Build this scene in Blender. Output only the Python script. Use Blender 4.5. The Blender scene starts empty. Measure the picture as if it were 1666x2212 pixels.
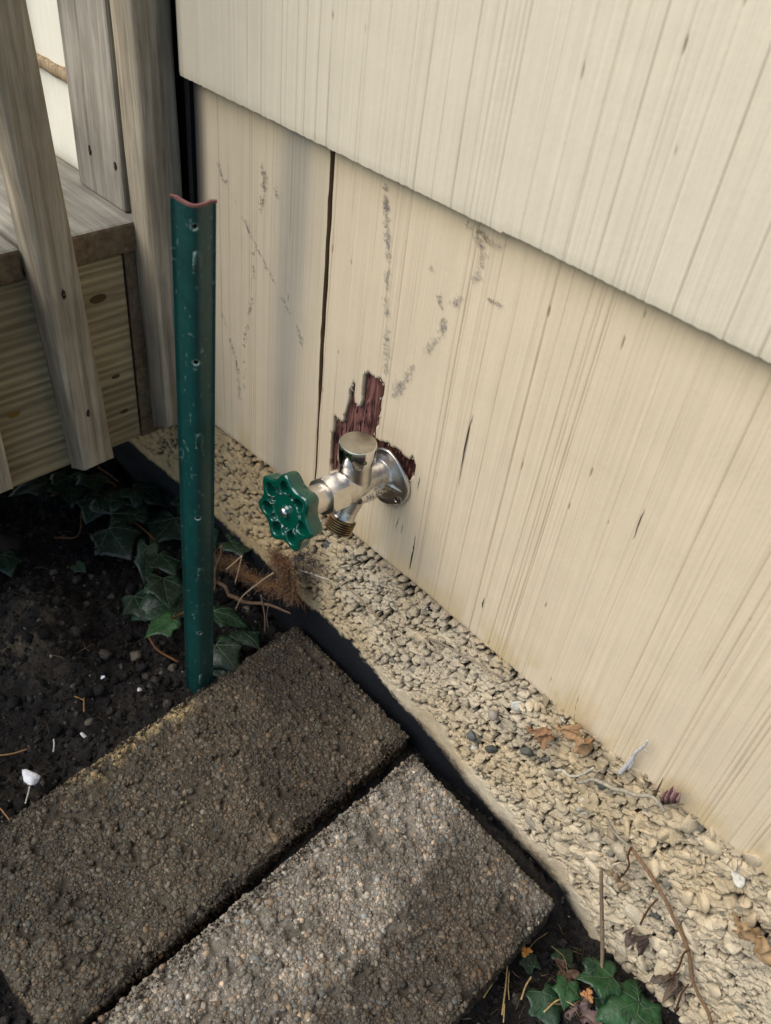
import bpy, math, random
import numpy as np
from mathutils import Vector, Matrix
random.seed(7); RNG = np.random.default_rng(7)
SC = bpy.context.scene
COL = SC.collection

# ------------------------------------------------------------------ camera
# world: X right along the house wall, Y into the wall, Z up, metres; origin = tap flange on the wall
R = np.array([[0.6924372982522786, 0.530933567107828, -0.4885080708721629],
              [0.7138376975087379, -0.4058883951557077, 0.5706928703719252],
              [0.10472024448265853, -0.7438845058179943, -0.6600526588079244]])
F = 1860.6
def ray(x, y): return R @ np.array([x - 833, y - 1106, F])
C0 = -ray(840, 1015) / F * 0.80
def on(x, y, ax, v):                       # where the line of sight meets the plane axis ax = v
    r = ray(x, y); t = (v - C0[ax]) / r[ax]; return C0 + t * r
cam_d = bpy.data.cameras.new('camera'); cam = bpy.data.objects.new('camera', cam_d); COL.objects.link(cam)
M = Matrix([[R[i][0], -R[i][1], -R[i][2], C0[i]] for i in range(3)] + [[0, 0, 0, 1]])
cam.matrix_world = M
cam_d.sensor_fit = 'HORIZONTAL'; cam_d.sensor_width = 36; cam_d.lens = 36 * F / 1666
cam_d.clip_start = 0.01; cam_d.clip_end = 200
cam_d.dof.use_dof = True; cam_d.dof.focus_distance = 0.80; cam_d.dof.aperture_fstop = 11
SC.camera = cam

# ------------------------------------------------------------------ light
w = bpy.data.worlds.new('World'); SC.world = w; w.use_nodes = True
nt = w.node_tree
sky = nt.nodes.new('ShaderNodeTexSky'); sky.sky_type = 'NISHITA'; sky.sun_disc = False
SUN_EL, SUN_AZ = 50, 208                    # azimuth measured from +Y clockwise
sky.sun_elevation = math.radians(SUN_EL); sky.sun_rotation = math.radians(SUN_AZ)
nt.links.new(sky.outputs[0], nt.nodes['Background'].inputs[0])
nt.nodes['Background'].inputs[1].default_value = 0.075
sl = bpy.data.lights.new('sun', 'SUN'); so = bpy.data.objects.new('sun', sl); COL.objects.link(so)
sl.energy = 1.6; sl.angle = math.radians(50); sl.color = (1.0, 0.955, 0.885)
el, az = math.radians(SUN_EL), math.radians(SUN_AZ)
to_sun = Vector((math.sin(az) * math.cos(el), math.cos(az) * math.cos(el), math.sin(el)))
so.rotation_euler = to_sun.to_track_quat('Z', 'Y').to_euler(); so.location = (0, -3, 5)
SC.view_settings.view_transform = 'Standard'; SC.view_settings.look = 'None'
SC.view_settings.exposure = 0.98; SC.view_settings.gamma = 1

# ------------------------------------------------------------------ pixel readers
K = .5423
z1 = lambda x, y: ((900 + x / 1.851) * K, (1380 + y / 1.851) * K)
z3 = lambda x, y: ((800 + x / 2.38) * K, (2000 + y / 2.38) * K)
z5 = lambda x, y: ((x / 1.3825) * K, (1700 + y / 1.3825) * K)
z6 = lambda x, y: ((1200 + x / 1.5145) * K, (2100 + y / 1.5145) * K)
z7 = lambda x, y: ((1800 + x / 1.3097) * K, (2700 + y / 1.3097) * K)
z4 = lambda x, y: ((2300 + x / 2.158) * K, (2600 + y / 2.158) * K)
zw = lambda x, y: ((800 + x / 1.3883) * K, (600 + y / 1.3883) * K)

# ------------------------------------------------------------------ noise
TAB = np.random.default_rng(3).random((8, 256, 256))
def vn(x, y, s=0):
    x = np.asarray(x, float) + s * 17.3; y = np.asarray(y, float) + s * 5.1
    xi = np.floor(x).astype(int); yi = np.floor(y).astype(int); fx = x - xi; fy = y - yi
    fx = fx * fx * (3 - 2 * fx); fy = fy * fy * (3 - 2 * fy)
    T = TAB[s % 8]; a = xi & 255; b = (xi + 1) & 255; c = yi & 255; d = (yi + 1) & 255
    return (T[a, c] * (1 - fx) + T[b, c] * fx) * (1 - fy) + (T[a, d] * (1 - fx) + T[b, d] * fx) * fy
def fbm(x, y, s=0, o=4):
    r = 0; a = .5; n = 0
    for i in range(o):
        r = r + a * vn(x * 2 ** i, y * 2 ** i, s + i); n += a; a *= .5
    return r / n
def sst(a, b, x):
    t = np.clip((np.asarray(x, float) - a) / (b - a), 0, 1); return t * t * (3 - 2 * t)
def voro(x, y, sc, seed):
    """distances to the three nearest jittered-grid points, nearest cell centre and a random number per cell"""
    T = np.random.default_rng(seed).random((4, 256, 256)); X = x / sc; Y = y / sc; xi = np.floor(X).astype(int); yi = np.floor(Y).astype(int)
    D = []; CX = []; CY = []; RR = []; R2 = []
    for a in (-1, 0, 1):
        for b in (-1, 0, 1):
            i = (xi + a) & 255; j = (yi + b) & 255; cx = xi + a + .1 + .8 * T[0][i, j]; cy = yi + b + .1 + .8 * T[1][i, j]
            D.append(np.hypot(X - cx, Y - cy)); CX.append(cx); CY.append(cy); RR.append(T[2][i, j]); R2.append(T[3][i, j])
    D = np.stack(D); o = np.argsort(D, 0); g = lambda A, k: np.take_along_axis(np.stack(A), o[k][None], 0)[0]
    d = [np.take_along_axis(D, o[k][None], 0)[0] for k in range(3)]
    return d[0], d[1], d[2], X - g(CX, 0), Y - g(CY, 0), g(RR, 0), g(R2, 0)
def srgb(r, g, b):
    f = lambda c: ((c / 255 + .055) / 1.055) ** 2.4 if c / 255 > .04045 else c / 255 / 12.92
    return np.array([f(r), f(g), f(b)])

# ------------------------------------------------------------------ objects
def link(name, me, parent=None, mats=(), smooth=True, col=None):
    o = bpy.data.objects.new(name, me); COL.objects.link(o)
    if parent is not None: o.parent = parent
    for m in mats: me.materials.append(m)
    if smooth: me.polygons.foreach_set('use_smooth', np.ones(len(me.polygons), bool))
    if col is not None:
        a = me.color_attributes.new('col', 'FLOAT_COLOR', 'POINT')
        c = np.ones((len(me.vertices), 4), np.float32); c[:, :3] = np.clip(np.asarray(col), 0, 4); a.data.foreach_set('color', c.ravel())
    me.update(); return o
def npmesh(name, V, Fc):
    me = bpy.data.meshes.new(name); V = np.asarray(V, np.float32)
    if isinstance(Fc, np.ndarray):
        n, k = Fc.shape
        me.vertices.add(len(V)); me.vertices.foreach_set('co', V.ravel())
        me.loops.add(n * k); me.loops.foreach_set('vertex_index', Fc.astype(np.int32).ravel())
        me.polygons.add(n); me.polygons.foreach_set('loop_start', np.arange(n, dtype=np.int32) * k)
        me.update(calc_edges=True); me.validate()
    else:
        me.from_pydata([tuple(v) for v in V.tolist()], [], Fc); me.update()
    return me
def empty(name, loc, label, cat, group=None):
    o = bpy.data.objects.new(name, None); COL.objects.link(o); o.location = loc; o.empty_display_size = .02
    return tag(o, label, cat, group)
def tag(o, label, cat, group=None):
    o['label'] = label; o['category'] = cat
    if group: o['group'] = group
    return o
def under(o, parent):                      # parent without moving
    o.parent = parent; o.matrix_parent_inverse = Matrix.Translation(-Vector(parent.location))
    return o
class MB:
    def __init__(s): s.v = []; s.f = []; s.c = []; s.m = []
    def add(s, V, Fc, col=(1, 1, 1), m=0):
        b = len(s.v); s.v += [tuple(map(float, p)) for p in V]; s.f += [tuple(i + b for i in q) for q in Fc]
        col = np.asarray(col, float)
        if col.ndim == 1: s.c += [tuple(col)] * len(V)
        else: s.c += [tuple(c) for c in col]
        s.m += [m] * len(Fc)
    def build(s, name, parent, *mats, smooth=True):
        me = npmesh(name, np.array(s.v), s.f)
        o = link(name, me, None, mats, smooth, s.c)
        me.polygons.foreach_set('material_index', s.m)
        if parent is not None: under(o, parent)
        return o
    def tube(s, P, r, seg=7, col=(1, 1, 1), m=0, jit=0.0):
        P = [np.array(p, float) for p in P]; n = len(P)
        rr = r if hasattr(r, '__len__') else [r] * n
        V = []; up = np.array([.3, .5, .8]);
        for i in range(n):
            t = P[min(i + 1, n - 1)] - P[max(i - 1, 0)]; t = t / (np.linalg.norm(t) + 1e-12)
            a = np.cross(t, up); a /= np.linalg.norm(a) + 1e-12; b = np.cross(t, a)
            for k in range(seg):
                th = 2 * math.pi * k / seg; q = rr[i] * (1 + jit * (random.random() - .5))
                V.append(P[i] + q * (math.cos(th) * a + math.sin(th) * b))
        Fc = [(i * seg + k, i * seg + (k + 1) % seg, (i + 1) * seg + (k + 1) % seg, (i + 1) * seg + k) for i in range(n - 1) for k in range(seg)]
        Fc += [tuple(range(seg))[::-1], tuple((n - 1) * seg + k for k in range(seg))]
        s.add(V, Fc, col, m)
    def lathe(s, prof, o, ax, seg=40, col=(1, 1, 1), m=0, hexa=False):
        ax = np.array(ax, float); ax /= np.linalg.norm(ax); u = np.cross(ax, (1, 0, 0.01)); u /= np.linalg.norm(u); v = np.cross(ax, u)
        V = []; n = len(prof); o = np.array(o, float)
        for (t, r) in prof:
            for k in range(seg):
                th = 2 * math.pi * k / seg
                V.append(o + ax * t + r * (math.cos(th) * u + math.sin(th) * v))
        Fc = [(i * seg + k, (i + 1) * seg + k, (i + 1) * seg + (k + 1) % seg, i * seg + (k + 1) % seg) for i in range(n - 1) for k in range(seg)]
        Fc += [tuple(range(seg)), tuple((n - 1) * seg + k for k in range(seg))[::-1]]
        s.add(V, Fc, col, m)
def spline(P, n=6):                        # Catmull-Rom through points
    P = [np.array(p, float) for p in P]; Q = [2 * P[0] - P[1]] + P + [2 * P[-1] - P[-2]]; out = []
    for i in range(1, len(Q) - 2):
        for k in range(n):
            t = k / n; a, b, c, d = Q[i - 1:i + 3]
            out.append(.5 * ((2 * b) + (-a + c) * t + (2 * a - 5 * b + 4 * c - d) * t * t + (-a + 3 * b - 3 * c + d) * t ** 3))
    out.append(P[-1]); return out
def inpoly(x, y, P):
    r = np.zeros(np.shape(x), bool); n = len(P)
    for i in range(n):
        x0, y0 = P[i]; x1, y1 = P[(i + 1) % n]
        c = ((y0 > y) != (y1 > y)) & (x < (x1 - x0) * (y - y0) / (y1 - y0 + 1e-12) + x0); r ^= c
    return r

# ------------------------------------------------------------------ materials
def mat(name, col=None, rough=.8, metal=0, noise=(), bump=(), spec=.5, attr=False, coat=0, stretch=(1, 1, 1), specks=None, streaks=()):
    """noise: (scale, amount, dark->light multiplier) tuples; bump: (scale, strength m) tuples"""
    m = bpy.data.materials.new(name); m.use_nodes = True; N = m.node_tree.nodes; L = m.node_tree.links
    b = N['Principled BSDF']; b.inputs['Roughness'].default_value = rough; b.inputs['Metallic'].default_value = metal
    b.inputs['Specular IOR Level'].default_value = spec; b.inputs['Coat Weight'].default_value = coat
    tc = N.new('ShaderNodeTexCoord'); mp = N.new('ShaderNodeMapping'); mp.inputs['Scale'].default_value = stretch
    L.new(tc.outputs['Object'], mp.inputs['Vector'])
    if attr:
        a = N.new('ShaderNodeAttribute'); a.attribute_name = 'col'; src = a.outputs['Color']
    else:
        a = N.new('ShaderNodeRGB'); a.outputs[0].default_value = (*col, 1); src = a.outputs[0]
    for (sc, lo, hi) in noise:
        n = N.new('ShaderNodeTexNoise'); n.inputs['Scale'].default_value = sc; n.inputs['Detail'].default_value = 6; n.inputs['Roughness'].default_value = .65
        L.new(mp.outputs[0], n.inputs['Vector'])
        r = N.new('ShaderNodeMapRange'); r.inputs[1].default_value = .3; r.inputs[2].default_value = .7; r.inputs[3].default_value = lo; r.inputs[4].default_value = hi
        L.new(n.outputs[0], r.inputs[0])
        x = N.new('ShaderNodeVectorMath'); x.operation = 'SCALE'; L.new(src, x.inputs[0]); L.new(r.outputs[0], x.inputs['Scale']); src = x.outputs[0]
    for (vec, lo, hi, p0, p1) in streaks:
        mp3 = N.new('ShaderNodeMapping'); mp3.inputs['Scale'].default_value = vec; L.new(tc.outputs['Object'], mp3.inputs['Vector'])
        n = N.new('ShaderNodeTexNoise'); n.inputs['Scale'].default_value = 1; n.inputs['Detail'].default_value = 3; L.new(mp3.outputs[0], n.inputs['Vector'])
        r = N.new('ShaderNodeMapRange'); r.inputs[1].default_value = p0; r.inputs[2].default_value = p1; r.inputs[3].default_value = lo; r.inputs[4].default_value = hi
        L.new(n.outputs[0], r.inputs[0]); x = N.new('ShaderNodeVectorMath'); x.operation = 'SCALE'; L.new(src, x.inputs[0]); L.new(r.outputs[0], x.inputs['Scale']); src = x.outputs[0]
    if specks:
        for (sc, thr, c) in specks:
            n = N.new('ShaderNodeTexVoronoi'); n.inputs['Scale'].default_value = sc; L.new(tc.outputs['Object'], n.inputs['Vector'])
            n2 = N.new('ShaderNodeTexNoise'); n2.inputs['Scale'].default_value = sc * .35; L.new(tc.outputs['Object'], n2.inputs['Vector'])
            wv = N.new('ShaderNodeSeparateColor'); L.new(n.outputs['Color'], wv.inputs[0])
            q = N.new('ShaderNodeMath'); q.operation = 'MULTIPLY'; L.new(wv.outputs[0], q.inputs[0]); q.inputs[1].default_value = thr
            q2 = N.new('ShaderNodeMath'); q2.operation = 'SUBTRACT'; L.new(q.outputs[0], q2.inputs[0]); q2.inputs[1].default_value = thr * .9
            lt = N.new('ShaderNodeMath'); lt.operation = 'LESS_THAN'; L.new(n.outputs['Distance'], lt.inputs[0]); L.new(q2.outputs[0], lt.inputs[1])
            mx = N.new('ShaderNodeMix'); mx.data_type = 'RGBA'; L.new(lt.outputs[0], mx.inputs['Factor']); L.new(src, mx.inputs[6]); mx.inputs[7].default_value = (*c, 1)
            src = mx.outputs[2]
    L.new(src, b.inputs['Base Color'])
    prev = None
    for (sc, d) in bump:
        n = N.new('ShaderNodeTexNoise'); n.inputs['Scale'].default_value = sc; n.inputs['Detail'].default_value = 5; L.new(mp.outputs[0], n.inputs['Vector'])
        bp = N.new('ShaderNodeBump'); bp.inputs['Strength'].default_value = 1; bp.inputs['Distance'].default_value = d; L.new(n.outputs[0], bp.inputs['Height'])
        if prev: L.new(prev, bp.inputs['Normal'])
        prev = bp.outputs[0]
    if prev: L.new(prev, b.inputs['Normal'])
    return m
M_PAINT = mat('cream_paint', attr=True, streaks=[((210, 0, 2.5), .97, 1.01, .4, .6), ((1300, 0, 9), .95, 1.01, .38, .55)],  rough=.55, spec=.35, noise=[(35, .97, 1.03), (6, .97, 1.03)], bump=[(900, .00012), (250, .0002)],
              specks=[(62, .16, srgb(110, 98, 80)), (120, .10, srgb(125, 112, 92)), (30, .07, srgb(225, 222, 210))])
M_PAINT_UP = mat('cream_paint_upper', attr=True, streaks=[((170, 0, 2.0), .975, 1.01, .4, .6), ((1300, 0, 9), .96, 1.01, .38, .55)],  rough=.5, spec=.35, noise=[(35, .97, 1.03), (6, .97, 1.03)], bump=[(900, .00010), (250, .00018)],
              specks=[(40, .10, srgb(125, 115, 98)), (95, .06, srgb(135, 125, 105))])
M_BARE = mat('bare_red_wood', attr=True, rough=.85, noise=[(420, .30, 1.7), (130, .6, 1.3)], bump=[(500, .0006)], stretch=(1, 1, .07))
M_STONE = mat('painted_stone', attr=True, rough=.8, spec=.25, noise=[(120, .8, 1.15), (600, .85, 1.12), (25, .85, 1.1)], bump=[(500, .0006), (1500, .0002)])
M_CONC = mat('paver_concrete', attr=True, rough=.85, spec=.3, noise=[(400, .55, 1.5), (60, .75, 1.25)], bump=[(500, .0012), (1400, .0004)])
M_PEB = mat('paver_pebbles', attr=True, rough=.6, spec=.35, noise=[(700, .7, 1.3)], bump=[(1500, .0003)])
M_SOIL = mat('dark_soil', attr=True, rough=.9, spec=.3, noise=[(150, .35, 1.8), (500, .5, 1.6), (20, .7, 1.3)], bump=[(150, .004), (500, .002), (1400, .0006)])
M_MISC = mat('plant_matter', attr=True, rough=.8, spec=.25, noise=[(400, .65, 1.35)], bump=[(900, .0003)])
M_LEAF = mat('ivy_leaf', attr=True, rough=.42, spec=.45, noise=[(50, .55, 1.55), (200, .75, 1.25)], bump=[(180, .0010)])
M_VEIN = mat('ivy_vein', col=(.07, .11, .055), rough=.5)
M_DRYLEAF = mat('dry_leaf', attr=True, rough=.7, noise=[(120, .7, 1.25)], bump=[(200, .0008)])
def woodmat(name, light, dark, stretch, sc=40, rough=.8, b=.0006, rings=None, stain=None):
    m = bpy.data.materials.new(name); m.use_nodes = True; N = m.node_tree.nodes; L = m.node_tree.links; bs = N['Principled BSDF']
    bs.inputs['Roughness'].default_value = rough; bs.inputs['Specular IOR Level'].default_value = .3
    tc = N.new('ShaderNodeTexCoord'); mp = N.new('ShaderNodeMapping'); mp.inputs['Scale'].default_value = stretch; L.new(tc.outputs['Object'], mp.inputs['Vector'])
    n = N.new('ShaderNodeTexNoise'); n.inputs['Scale'].default_value = sc; n.inputs['Detail'].default_value = 8; n.inputs['Roughness'].default_value = .7; n.inputs['Distortion'].default_value = .3
    L.new(mp.outputs[0], n.inputs['Vector'])
    cr = N.new('ShaderNodeValToRGB'); cr.color_ramp.elements[0].position = .3; cr.color_ramp.elements[1].position = .68
    cr.color_ramp.elements[0].color = (*dark, 1); cr.color_ramp.elements[1].color = (*light, 1); L.new(n.outputs[0], cr.inputs[0]); src = cr.outputs[0]
    n2 = N.new('ShaderNodeTexNoise'); n2.inputs['Scale'].default_value = 9; n2.inputs['Detail'].default_value = 4; L.new(tc.outputs['Object'], n2.inputs['Vector'])
    r2 = N.new('ShaderNodeMapRange'); r2.inputs[1].default_value = .35; r2.inputs[2].default_value = .65; r2.inputs[3].default_value = .72; r2.inputs[4].default_value = 1.15; L.new(n2.outputs[0], r2.inputs[0])
    x = N.new('ShaderNodeVectorMath'); x.operation = 'SCALE'; L.new(src, x.inputs[0]); L.new(r2.outputs[0], x.inputs['Scale']); src = x.outputs[0]
    hts = [(n.outputs[0], b)]
    if rings:                               # growth-ring ridges
        wv = N.new('ShaderNodeTexWave'); wv.wave_type = 'BANDS'; wv.bands_direction = rings[0]; wv.inputs['Scale'].default_value = rings[1]; wv.inputs['Distortion'].default_value = rings[2]
        wv.inputs['Detail'].default_value = 3; wv.inputs['Detail Scale'].default_value = 1.2; mp2 = N.new('ShaderNodeMapping'); mp2.inputs['Scale'].default_value = rings[3]
        L.new(tc.outputs['Object'], mp2.inputs['Vector']); L.new(mp2.outputs[0], wv.inputs['Vector'])
        r = N.new('ShaderNodeMapRange'); r.inputs[3].default_value = .74; r.inputs[4].default_value = 1.1; L.new(wv.outputs[1], r.inputs[0])
        x = N.new('ShaderNodeVectorMath'); x.operation = 'SCALE'; L.new(src, x.inputs[0]); L.new(r.outputs[0], x.inputs['Scale']); src = x.outputs[0]
        hts.append((wv.outputs[1], rings[4]))
    L.new(src, bs.inputs['Base Color']); prev = None
    for h, d in hts:
        bp = N.new('ShaderNodeBump'); bp.inputs['Distance'].default_value = d; bp.inputs['Strength'].default_value = 1; L.new(h, bp.inputs['Height'])
        if prev: L.new(prev, bp.inputs['Normal'])
        prev = bp.outputs[0]
    L.new(prev, bs.inputs['Normal']); return m
W_BAL = woodmat('weathered_baluster_wood', srgb(196, 183, 158), srgb(122, 106, 84), (1, 1, .045), 130, b=.0012)
W_POST = woodmat('weathered_post_wood', srgb(176, 168, 152), srgb(98, 88, 76), (1, 1, .06), 80, b=.0012)
W_RIM = woodmat('rim_joist_wood', srgb(182, 166, 130), srgb(132, 116, 86), (1, .05, 1), 90, b=.0008, rings=('Z', 30, 6.0, (1, .10, 1.0), .0010))
W_DECK = woodmat('deck_board_wood', srgb(172, 166, 152), srgb(98, 92, 80), (.05, 1, 1), 90, b=.0012)
W_END = woodmat('board_end_wood', srgb(140, 120, 94), srgb(86, 70, 52), (1, 1, 1), 120, b=.0006)
M_METAL = mat('cast_nickel', col=(.66, .62, .57), rough=.27, metal=1, noise=[(300, .82, 1.12)], bump=[(1100, .00022)])
M_SATIN = mat('satin_nickel', col=(.72, .67, .60), rough=.34, metal=1, noise=[(150, .9, 1.08)], bump=[(600, .00008)])
M_CHROME = mat('chrome_cap', col=(.74, .72, .68), rough=.06, metal=1)
M_CAPTOP = mat('brushed_cap_top', col=(.50, .46, .38), rough=.36, metal=1, noise=[(90, .8, 1.15)], bump=[(500, .0001)])
M_THREAD = mat('brass_thread', attr=True, rough=.32, metal=1, noise=[(300, .6, 1.2)])
M_SCREW = mat('bright_screw', col=(.75, .75, .78), rough=.15, metal=1)
M_GREEN = mat('green_enamel', col=(.001, .060, .036), rough=.14, spec=.6, coat=.4, noise=[(40, .9, 1.1)])
M_STAKE = mat('green_stake_paint', attr=True, rough=.42, spec=.5, noise=[(60, .8, 1.2), (9, .85, 1.15)], bump=[(300, .00025)],
              specks=[(220, .07, srgb(110, 150, 155)), (90, .05, srgb(130, 145, 145))])
M_DARK = mat('dark_sheathing', col=(.006, .006, .008), rough=.55, noise=[(60, .6, 1.6)], bump=[(80, .002)], stretch=(1, 1, .1))
M_WHITE = mat('white_trim', col=(.80, .82, .86), rough=.5)
M_CHIP = mat('white_chip', col=(.82, .82, .84), rough=.8, noise=[(200, .8, 1.1)], bump=[(300, .001)])

# ================================================================== GROUND
def ground_h(x, y):
    h = -.327 + .020 * (fbm(x * 12, y * 12, 1) - .5) * 2 + .008 * (fbm(x * 60, y * 60, 2) - .5) * 2 + .004 * (fbm(x * 200, y * 200, 4, 2) - .5) * 2
    l = np.exp(-(((x + .30) / .075) ** 2 + ((y + .245) / .06) ** 2)) * .050       # lump of caked earth
    l2 = np.exp(-(((x + .22) / .05) ** 2 + ((y + .26) / .05) ** 2)) * .015
    h = h + (l + l2) * (.7 + .6 * fbm(x * 30, y * 30, 3))
    h = h - .040 * sst(.26, .36, x) - .02 * sst(-.02, .0, y) * (x < .3)
    far = sst(.9, 2.5, np.hypot(x, y)); return h * (1 - far) + far * (-.335)
def axis(lo, hi, st, out):
    a = np.arange(lo, hi, st); g = []; d = st
    while sum(g) < out: d *= 1.25; g.append(d)
    g = np.cumsum(g); return np.concatenate([lo - g[::-1], a, a[-1] + g])
gx = axis(-.62, .56, .003, 30); gy = axis(-.60, .03, .003, 30)
GX, GY = np.meshgrid(gx, gy, indexing='ij'); GZ = ground_h(GX, GY)
def gridfaces(n, m):
    I = np.arange(n * m).reshape(n, m)
    return np.stack([I[:-1, :-1], I[1:, :-1], I[1:, 1:], I[:-1, 1:]], -1).reshape(-1, 4)
gc = np.ones(GX.shape + (3,)) * np.array([.015, .0128, .0112])
t = sst(.52, .66, fbm(GX * 25, GY * 25, 5)) * .5; gc = gc * (1 - t[..., None]) + np.array([.035, .027, .019]) * t[..., None]
lt = (np.exp(-(((GX + .275) / .03) ** 2 + ((GY + .275) / .04) ** 2)) * sst(.4, .6, fbm(GX * 70, GY * 70, 6)))[..., None]
gc = gc * (1 - lt * .7) + np.array([.11, .085, .05]) * lt * .7
far = sst(.75, 1.4, np.hypot(GX, GY + .2))[..., None]; gc = gc * (1 - far) + np.array([.13, .12, .085]) * far
g = link('ground', npmesh('ground', np.stack([GX, GY, GZ], -1).reshape(-1, 3), gridfaces(*GX.shape)), None, [M_SOIL], True, gc.reshape(-1, 3))
g['kind'] = 'structure'

# ------------------------------------------------------------------ stones in bulk
def ico(sub):
    import bmesh
    bm = bmesh.new(); bmesh.ops.create_icosphere(bm, subdivisions=sub, radius=1)
    V = np.array([v.co[:] for v in bm.verts]); Fc = np.array([[v.index for v in f.verts] for f in bm.faces]); bm.free(); return V, Fc
ICO = {k: ico(k) for k in (1, 2, 3)}
def stones(P, S, cols, sub=2, facets=7, seed=1, rough=.0, Nrm=None, tilt=.18):
    """faceted pebbles: centres P (n,3), half sizes S (n,3), colour (n,3); returns verts, faces, vertex colours"""
    rg = np.random.default_rng(seed); D, Fc = ICO[sub]; n = len(P)
    N = rg.normal(size=(n, facets, 3)); N /= np.linalg.norm(N, axis=2, keepdims=True); d = rg.uniform(.45, .95, (n, facets))
    dot = np.einsum('vk,nfk->nvf', D, N); r = np.where(dot > .05, d[:, None, :] / np.maximum(dot, .05), 9).min(2)
    r = np.minimum(r, 1.05); V = D[None] * r[..., None] * S[:, None, :]
    A = rg.normal(size=(n, 3)); A /= np.linalg.norm(A, axis=1, keepdims=True); th = rg.uniform(0, 6.28, n)
    if Nrm is not None: A = np.tile(np.array(Nrm, float), (n, 1)) + rg.normal(size=(n, 3)) * tilt; A /= np.linalg.norm(A, axis=1, keepdims=True)
    c = np.cos(th)[:, None, None]; s = np.sin(th)[:, None, None]; Ae = A[:, None, :]
    V = V * c + np.cross(np.broadcast_to(Ae, V.shape), V) * s + Ae * (V * Ae).sum(2, keepdims=True) * (1 - c)
    if rough: V = V * (1 + rg.normal(size=V.shape[:2] + (1,)) * rough)
    V = V + P[:, None, :]
    nv = len(D); FF = (Fc[None] + (np.arange(n) * nv)[:, None, None]).reshape(-1, 3)
    CC = np.repeat(cols, nv, axis=0); return V.reshape(-1, 3), FF, CC
def join(parts):
    Vs, Fs, Cs = [], [], []; b = 0
    for V, Fc, Cc in parts: Vs.append(V); Fs.append(Fc + b); Cs.append(Cc); b += len(V)
    return np.concatenate(Vs), np.concatenate(Fs), np.concatenate(Cs)

# crumbs of earth and grit
n = 26000
px = RNG.uniform(-.60, .55, n); py = RNG.uniform(-.58, .0, n)
keep = ~((px > -.10) & (px < .325) & (py > -.45) & (py < -.01)); px, py = px[keep], py[keep]; n = len(px)
s = RNG.lognormal(math.log(.0017), .62, n).clip(.0006, .010)
base = np.array([.018, .0155, .0135]) * RNG.lognormal(0, .75, n)[:, None]
q = RNG.random(n); base[q < .05] = np.array([.07, .06, .045]); base[q < .015] = np.array([.22, .19, .15]); s[q < .015] *= .8
S = s[:, None] * RNG.uniform(.6, 1.2, (n, 3))
pz = ground_h(px, py) + s * .25
n3 = 2600; tt_ = RNG.random(n3); ln_ = RNG.integers(0, 3, n3)                       # earth spilled over the paver edges
ex_ = np.where(ln_ == 0, -.100 + .017 * tt_ + np.abs(RNG.normal(0, .006, n3)), np.where(ln_ == 1, .098 + .018 * tt_ - np.abs(RNG.normal(0, .005, n3)), .1185 + .006 * tt_ + np.abs(RNG.normal(0, .006, n3)))); ey_ = -.03 - .38 * tt_
s3 = RNG.lognormal(math.log(.0008), .4, n3).clip(.0003, .0022); px = np.r_[px, ex_]; py = np.r_[py, ey_]; pz = np.r_[pz, np.full(n3, -.2985)]; S = np.r_[S, s3[:, None] * RNG.uniform(.6, 1.2, (n3, 3))]; base = np.r_[base, np.array([.045, .035, .026]) * RNG.lognormal(0, .5, n3)[:, None]]
V, Fc, Cc = stones(np.stack([px, py, pz], 1), S, base, 1, 6, 5)
o = link('soil_crumbs', npmesh('soil_crumbs', V, Fc), None, [M_SOIL], False, Cc); o['kind'] = 'stuff'; tag(o, 'loose dark crumbs of earth and grit lying on the soil', 'soil crumbs')

# ================================================================== HOUSE
house = empty('house', (.3, .01, -.33), 'cream painted house wall with grooved siding above a pebble faced foundation', 'house')
# boundaries of the bands of the foundation
XS = [-.9, -.152, -.096, -.031, .014, .075, .116, .16, .203, .242, .295, .342, .368, .411, .458, .9]
ZS = [-.236, -.236, -.246, -.247, -.26, -.258, -.257, -.276, -.290, -.296, -.304, -.323, -.360, -.374, -.40, -.42]   # lower edge of the stones
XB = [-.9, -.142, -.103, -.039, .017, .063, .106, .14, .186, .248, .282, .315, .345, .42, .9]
ZB = [-.248, -.248, -.257, -.254, -.264, -.277, -.286, -.296, -.305, -.317, -.321, -.334, -.365, -.45, -.5]   # upper edge of the black band
def fplane(x, z):
    y = .003 - .0045 * sst(-.111, -.122, z) - .0065 * sst(-.13, -.25, z)
    y = y + .0022 * (fbm(x * 18, z * 18, 2) - .5) * 2
    zs = np.interp(x, XS, ZS); k = sst(.012, .06, zs - z); return y + .006 * k
fx = np.concatenate([np.arange(-1.2, -.42, .01), np.arange(-.42, -.14, .0014), np.arange(-.14, .54, .0008), np.arange(.54, 1.5, .01)]); fz = np.concatenate([np.arange(-.46, -.37, .002), np.arange(-.37, -.1085, .0008)])
FX, FZ = np.meshgrid(fx, fz, indexing='ij'); zs = np.interp(FX, XS, ZS); zb = np.interp(FX, XB, ZB)
instone = sst(-.003, .005, FZ - zs + .014 * (fbm(FX * 70, FZ * 70, 3) - .5) * 2)
wx = FX + .004 * (fbm(FX * 90, FZ * 90, 1, 3) - .5) * 2; wz = FZ + .004 * (fbm(FX * 90 + 9, FZ * 90, 2, 3) - .5) * 2
a1, a2, a3, dx1, dz1, r1, q1 = voro(wx - .45 * wz, wz, .0092, 11); b1_, b2_, b3_, dx2, dz2, r2, q2 = voro(wx, wz * 1.2, .0045, 12)
bigm = sst(.40, .60, fbm(FX * 30, FZ * 30, 6)) * sst(-.16, .05, FX)
flake = (r1 - .5) * .0026 + (dx1 * (r1 - .5) + dz1 * (q1 - .5)) * .0050            # tilted painted flakes
small = (r2 - .5) * .0006 + (dx2 * (r2 - .5) + dz2 * (q2 - .5)) * .0014
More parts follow.
